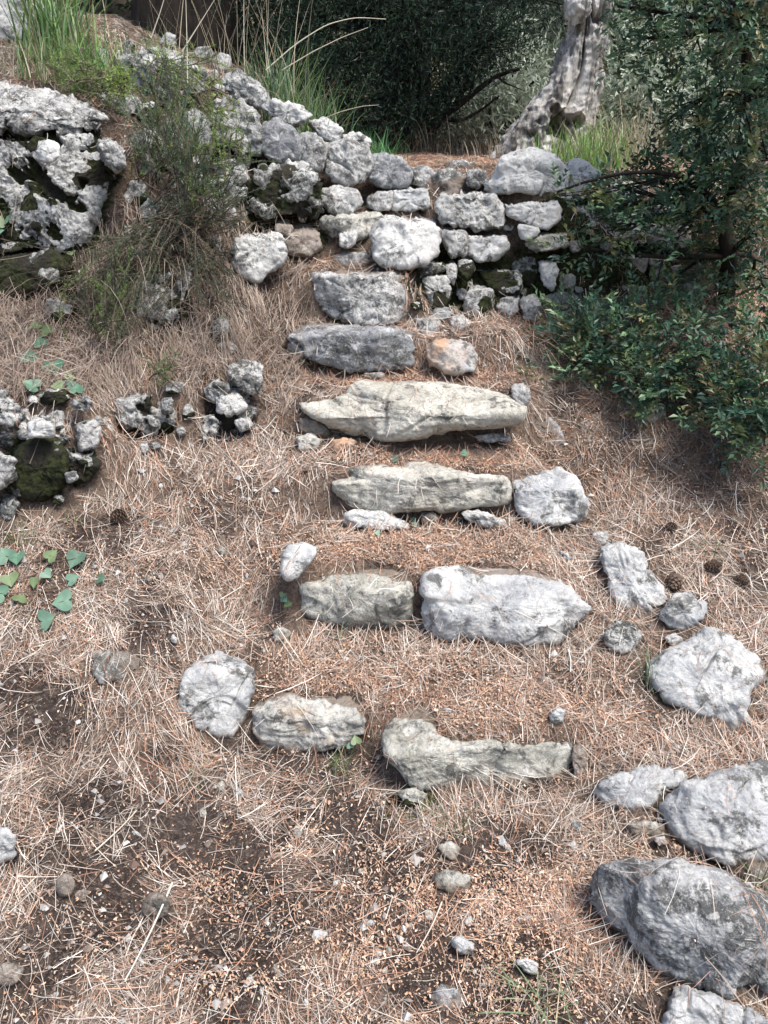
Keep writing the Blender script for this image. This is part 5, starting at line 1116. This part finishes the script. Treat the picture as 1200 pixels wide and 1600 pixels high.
vine('small green seedling leaves under the long beige stone', [(645,805,12),(648,812,12),(590,826,12)], 6, (650,825), lift=.01)
vine('green leaf sprig at the right end of the rusty step stone', [(557,1150,20),(548,1158,14)], 7, (555,1165), lift=.02)
vine('leafy sprig by the left end of the second step', [(447,932,16),(452,940,18),(444,926,14)], 8, (450,945), lift=.02)

# fine leaved heath shrubs
HE = [(.085,.145,.085), (.12,.19,.10), (.06,.10,.065), (.16,.24,.09), (.20,.28,.08)]
def heath(label, roots, tips, n, seed, pal=HE, ll=.011, den=60, wob=.06):
    g = np.random.default_rng(seed); R0 = atd(*roots[0]); e = empty('heath_shrub', R0); tag(e, label, 'shrub', 'fine leaved heath shrubs of the left bank')
    T = []; P = []; D = []; Cc = []
    pal_ = np.array(pal)
    for i in range(n):
        r = atd(*roots[g.integers(len(roots))])+g.normal(0, .03, 3); tp = tips[g.integers(len(tips))]
        t_ = atd(tp[0]+g.normal(0, tp[3]), tp[1]+g.normal(0, tp[3]), tp[2]+g.normal(0, .08))
        path = bez(r, t_, g.normal(0, wob, 3), 14); T.append(tube(path, np.linspace(.0028, .0008, 14), 4))
        col = pal_[g.integers(len(pal_))]*g.uniform(.7, 1.3)
        subs = [path]
        for k in range(3):
            a = path[g.integers(5, 11)]; b = a+(path[-1]-path[6])*g.uniform(.4, .8)+g.normal(0, .035, 3); sp_ = bez(a, b, g.normal(0, .01, 3), 8); subs.append(sp_); T.append(tube(sp_, np.linspace(.0015, .0006, 8), 4))
        for sp_ in subs:
            Lh = np.linalg.norm(np.diff(sp_, axis=0), axis=1).sum(); m = int(Lh/.36*den*1.6)+4
            u = (g.uniform(.25, 1, m))*(len(sp_)-1); q = np.stack([np.interp(u, range(len(sp_)), sp_[:, k]) for k in range(3)], 1)
            ax_ = sp_[-1]-sp_[0]; ax_ /= np.linalg.norm(ax_); P.append(q); D.append(ax_*.8+g.normal(0, .6, q.shape)); Cc.append(np.tile(col, (m, 1))*g.uniform(.8, 1.2, (m, 1)))
    V, Fq = joinT(T); mesh_np('stems', V, Fq, M['twig'], parent=e, loc=R0)
    P = np.concatenate(P); V, Fq, c = leaves(P, np.concatenate(D), ll*g.uniform(.7, 1.3, len(P)), np.full(len(P), .0026), np.concatenate(Cc), g, 0)
    mesh_np('foliage', V, Fq, M['leaf'], parent=e, loc=R0, cols=c, smooth=False)
heath('wiry grey green shrub reaching up between the big boulder and the wall', [(290,330,2.98),(320,340,3.0),(240,300,3.05)], [(250,150,3.1,30),(300,190,3.0,35),(340,220,2.95,30),(210,190,3.1,25),(350,280,2.95,25),(240,90,3.15,18),(290,260,2.9,35)], 75, 71)
heath('low dark wiry shrub hanging down the left bank', [(270,340,2.95),(240,360,2.95),(310,350,2.95)], [(220,420,2.78,25),(260,380,2.85,30),(330,350,2.9,25),(350,430,2.85,18),(370,330,2.95,15),(190,440,2.75,20),(200,500,2.68,18),(150,400,2.8,20),(330,470,2.8,20)], 85, 72, [(.07,.10,.06), (.10,.14,.07), (.05,.07,.045), (.16,.13,.08)])
heath('upright green heath sprigs growing on the needle bank', [(150,560,2.68),(175,560,2.66),(190,580,2.66)], [(140,450,2.72,16),(165,480,2.68,14),(180,500,2.66,12),(125,440,2.75,12),(190,430,2.72,10)], 30, 73, [(.07,.11,.05), (.16,.24,.07), (.05,.08,.045)])
heath('low yellow green herb patch behind the smooth white boulder', [(120,140,3.3),(160,150,3.3),(200,140,3.4)], [(110,115,3.35,18),(150,120,3.3,18),(190,115,3.4,18),(90,100,3.5,14)], 44, 74, [(.20,.30,.07), (.26,.36,.09), (.14,.22,.06)], ll=.016, den=36, wob=.03)
heath('yellow green herb patch among the high bleached rocks', [(240,120,3.5),(280,130,3.5),(320,150,3.4)], [(250,95,3.5,14),(290,110,3.5,14),(320,120,3.45,14),(350,180,3.3,10)], 34, 75, [(.24,.34,.08), (.30,.40,.11), (.16,.24,.07)], ll=.014, den=30, wob=.03)
heath('small green sprig on the terrace above the crumbly rock', [(248,600,2.55)], [(245,570,2.55,6),(256,575,2.55,5)], 9, 76, [(.16,.24,.07), (.12,.18,.06)], den=40, wob=.01)
heath('green sprigs beside the rounded stone of the left wall', [(360,240,3.15),(380,250,3.15)], [(365,215,3.2,8),(345,235,3.15,8),(375,230,3.15,6)], 12, 77, [(.16,.26,.06)], ll=.014, den=30, wob=.02)
# pine cones
def cone(label, px, py, s_, seed):
    g = np.random.default_rng(seed); p = gp(px, py); V = []; n = 70; rows = []
    T = []; k = np.arange(n); f = (k+.5)/n; ang = k*2.39996; rr = np.sin(f*math.pi*.92+.12)**.8*.42*s_; zz = (f-.5)*1.2*s_
    ax = np.array([g.normal(), g.normal(), .25]); ax /= np.linalg.norm(ax); u = np.cross(ax, [0, 0, 1.0]); u /= np.linalg.norm(u); v = np.cross(ax, u)
    o = p+np.array([0, 0, .25*s_]); base = []; tri = []
    for i in range(n):
        d = u*math.cos(ang[i])+v*math.sin(ang[i]); s2 = np.cross(ax, d); c = o+ax*zz[i]; w_ = .13*s_
        pts = [c+d*rr[i]*.3-s2*w_*.4, c+d*rr[i]*.3+s2*w_*.4, c+d*rr[i]+s2*w_+ax*.06*s_, c+d*rr[i]*1.12+ax*.12*s_, c+d*rr[i]-s2*w_+ax*.06*s_, c+d*rr[i]*.95-ax*.05*s_]
        b = len(base); base += pts; tri += [(b, b+1, b+2), (b, b+2, b+3), (b, b+3, b+4), (b+5, b+3, b+2), (b+5, b+4, b+3)]
    base = np.array(base); col = np.tile(np.array((.11,.075,.055)), (len(base), 1))*g.uniform(.6, 1.5, (len(base), 1))
    tag(mesh_np('pine_cone', base, np.array(tri), M['litter'], loc=p, cols=col, smooth=False), label, 'pine cone', 'fallen pine cones')
cone('dark open pine cone above the pitted blue rock', 1052, 918, .055, 1)
cone('dark pine cone on the right slope furthest from the steps', 1112, 892, .05, 2)
cone('brown pine cone between the two rocks at the right slope edge', 1155, 912, .04, 3)
cone('weathered pine cone in the needles above the cracked outcrop', 1050, 828, .035, 4)
cone('broken pine cone in the hollow left of the steps', 188, 812, .05, 5)
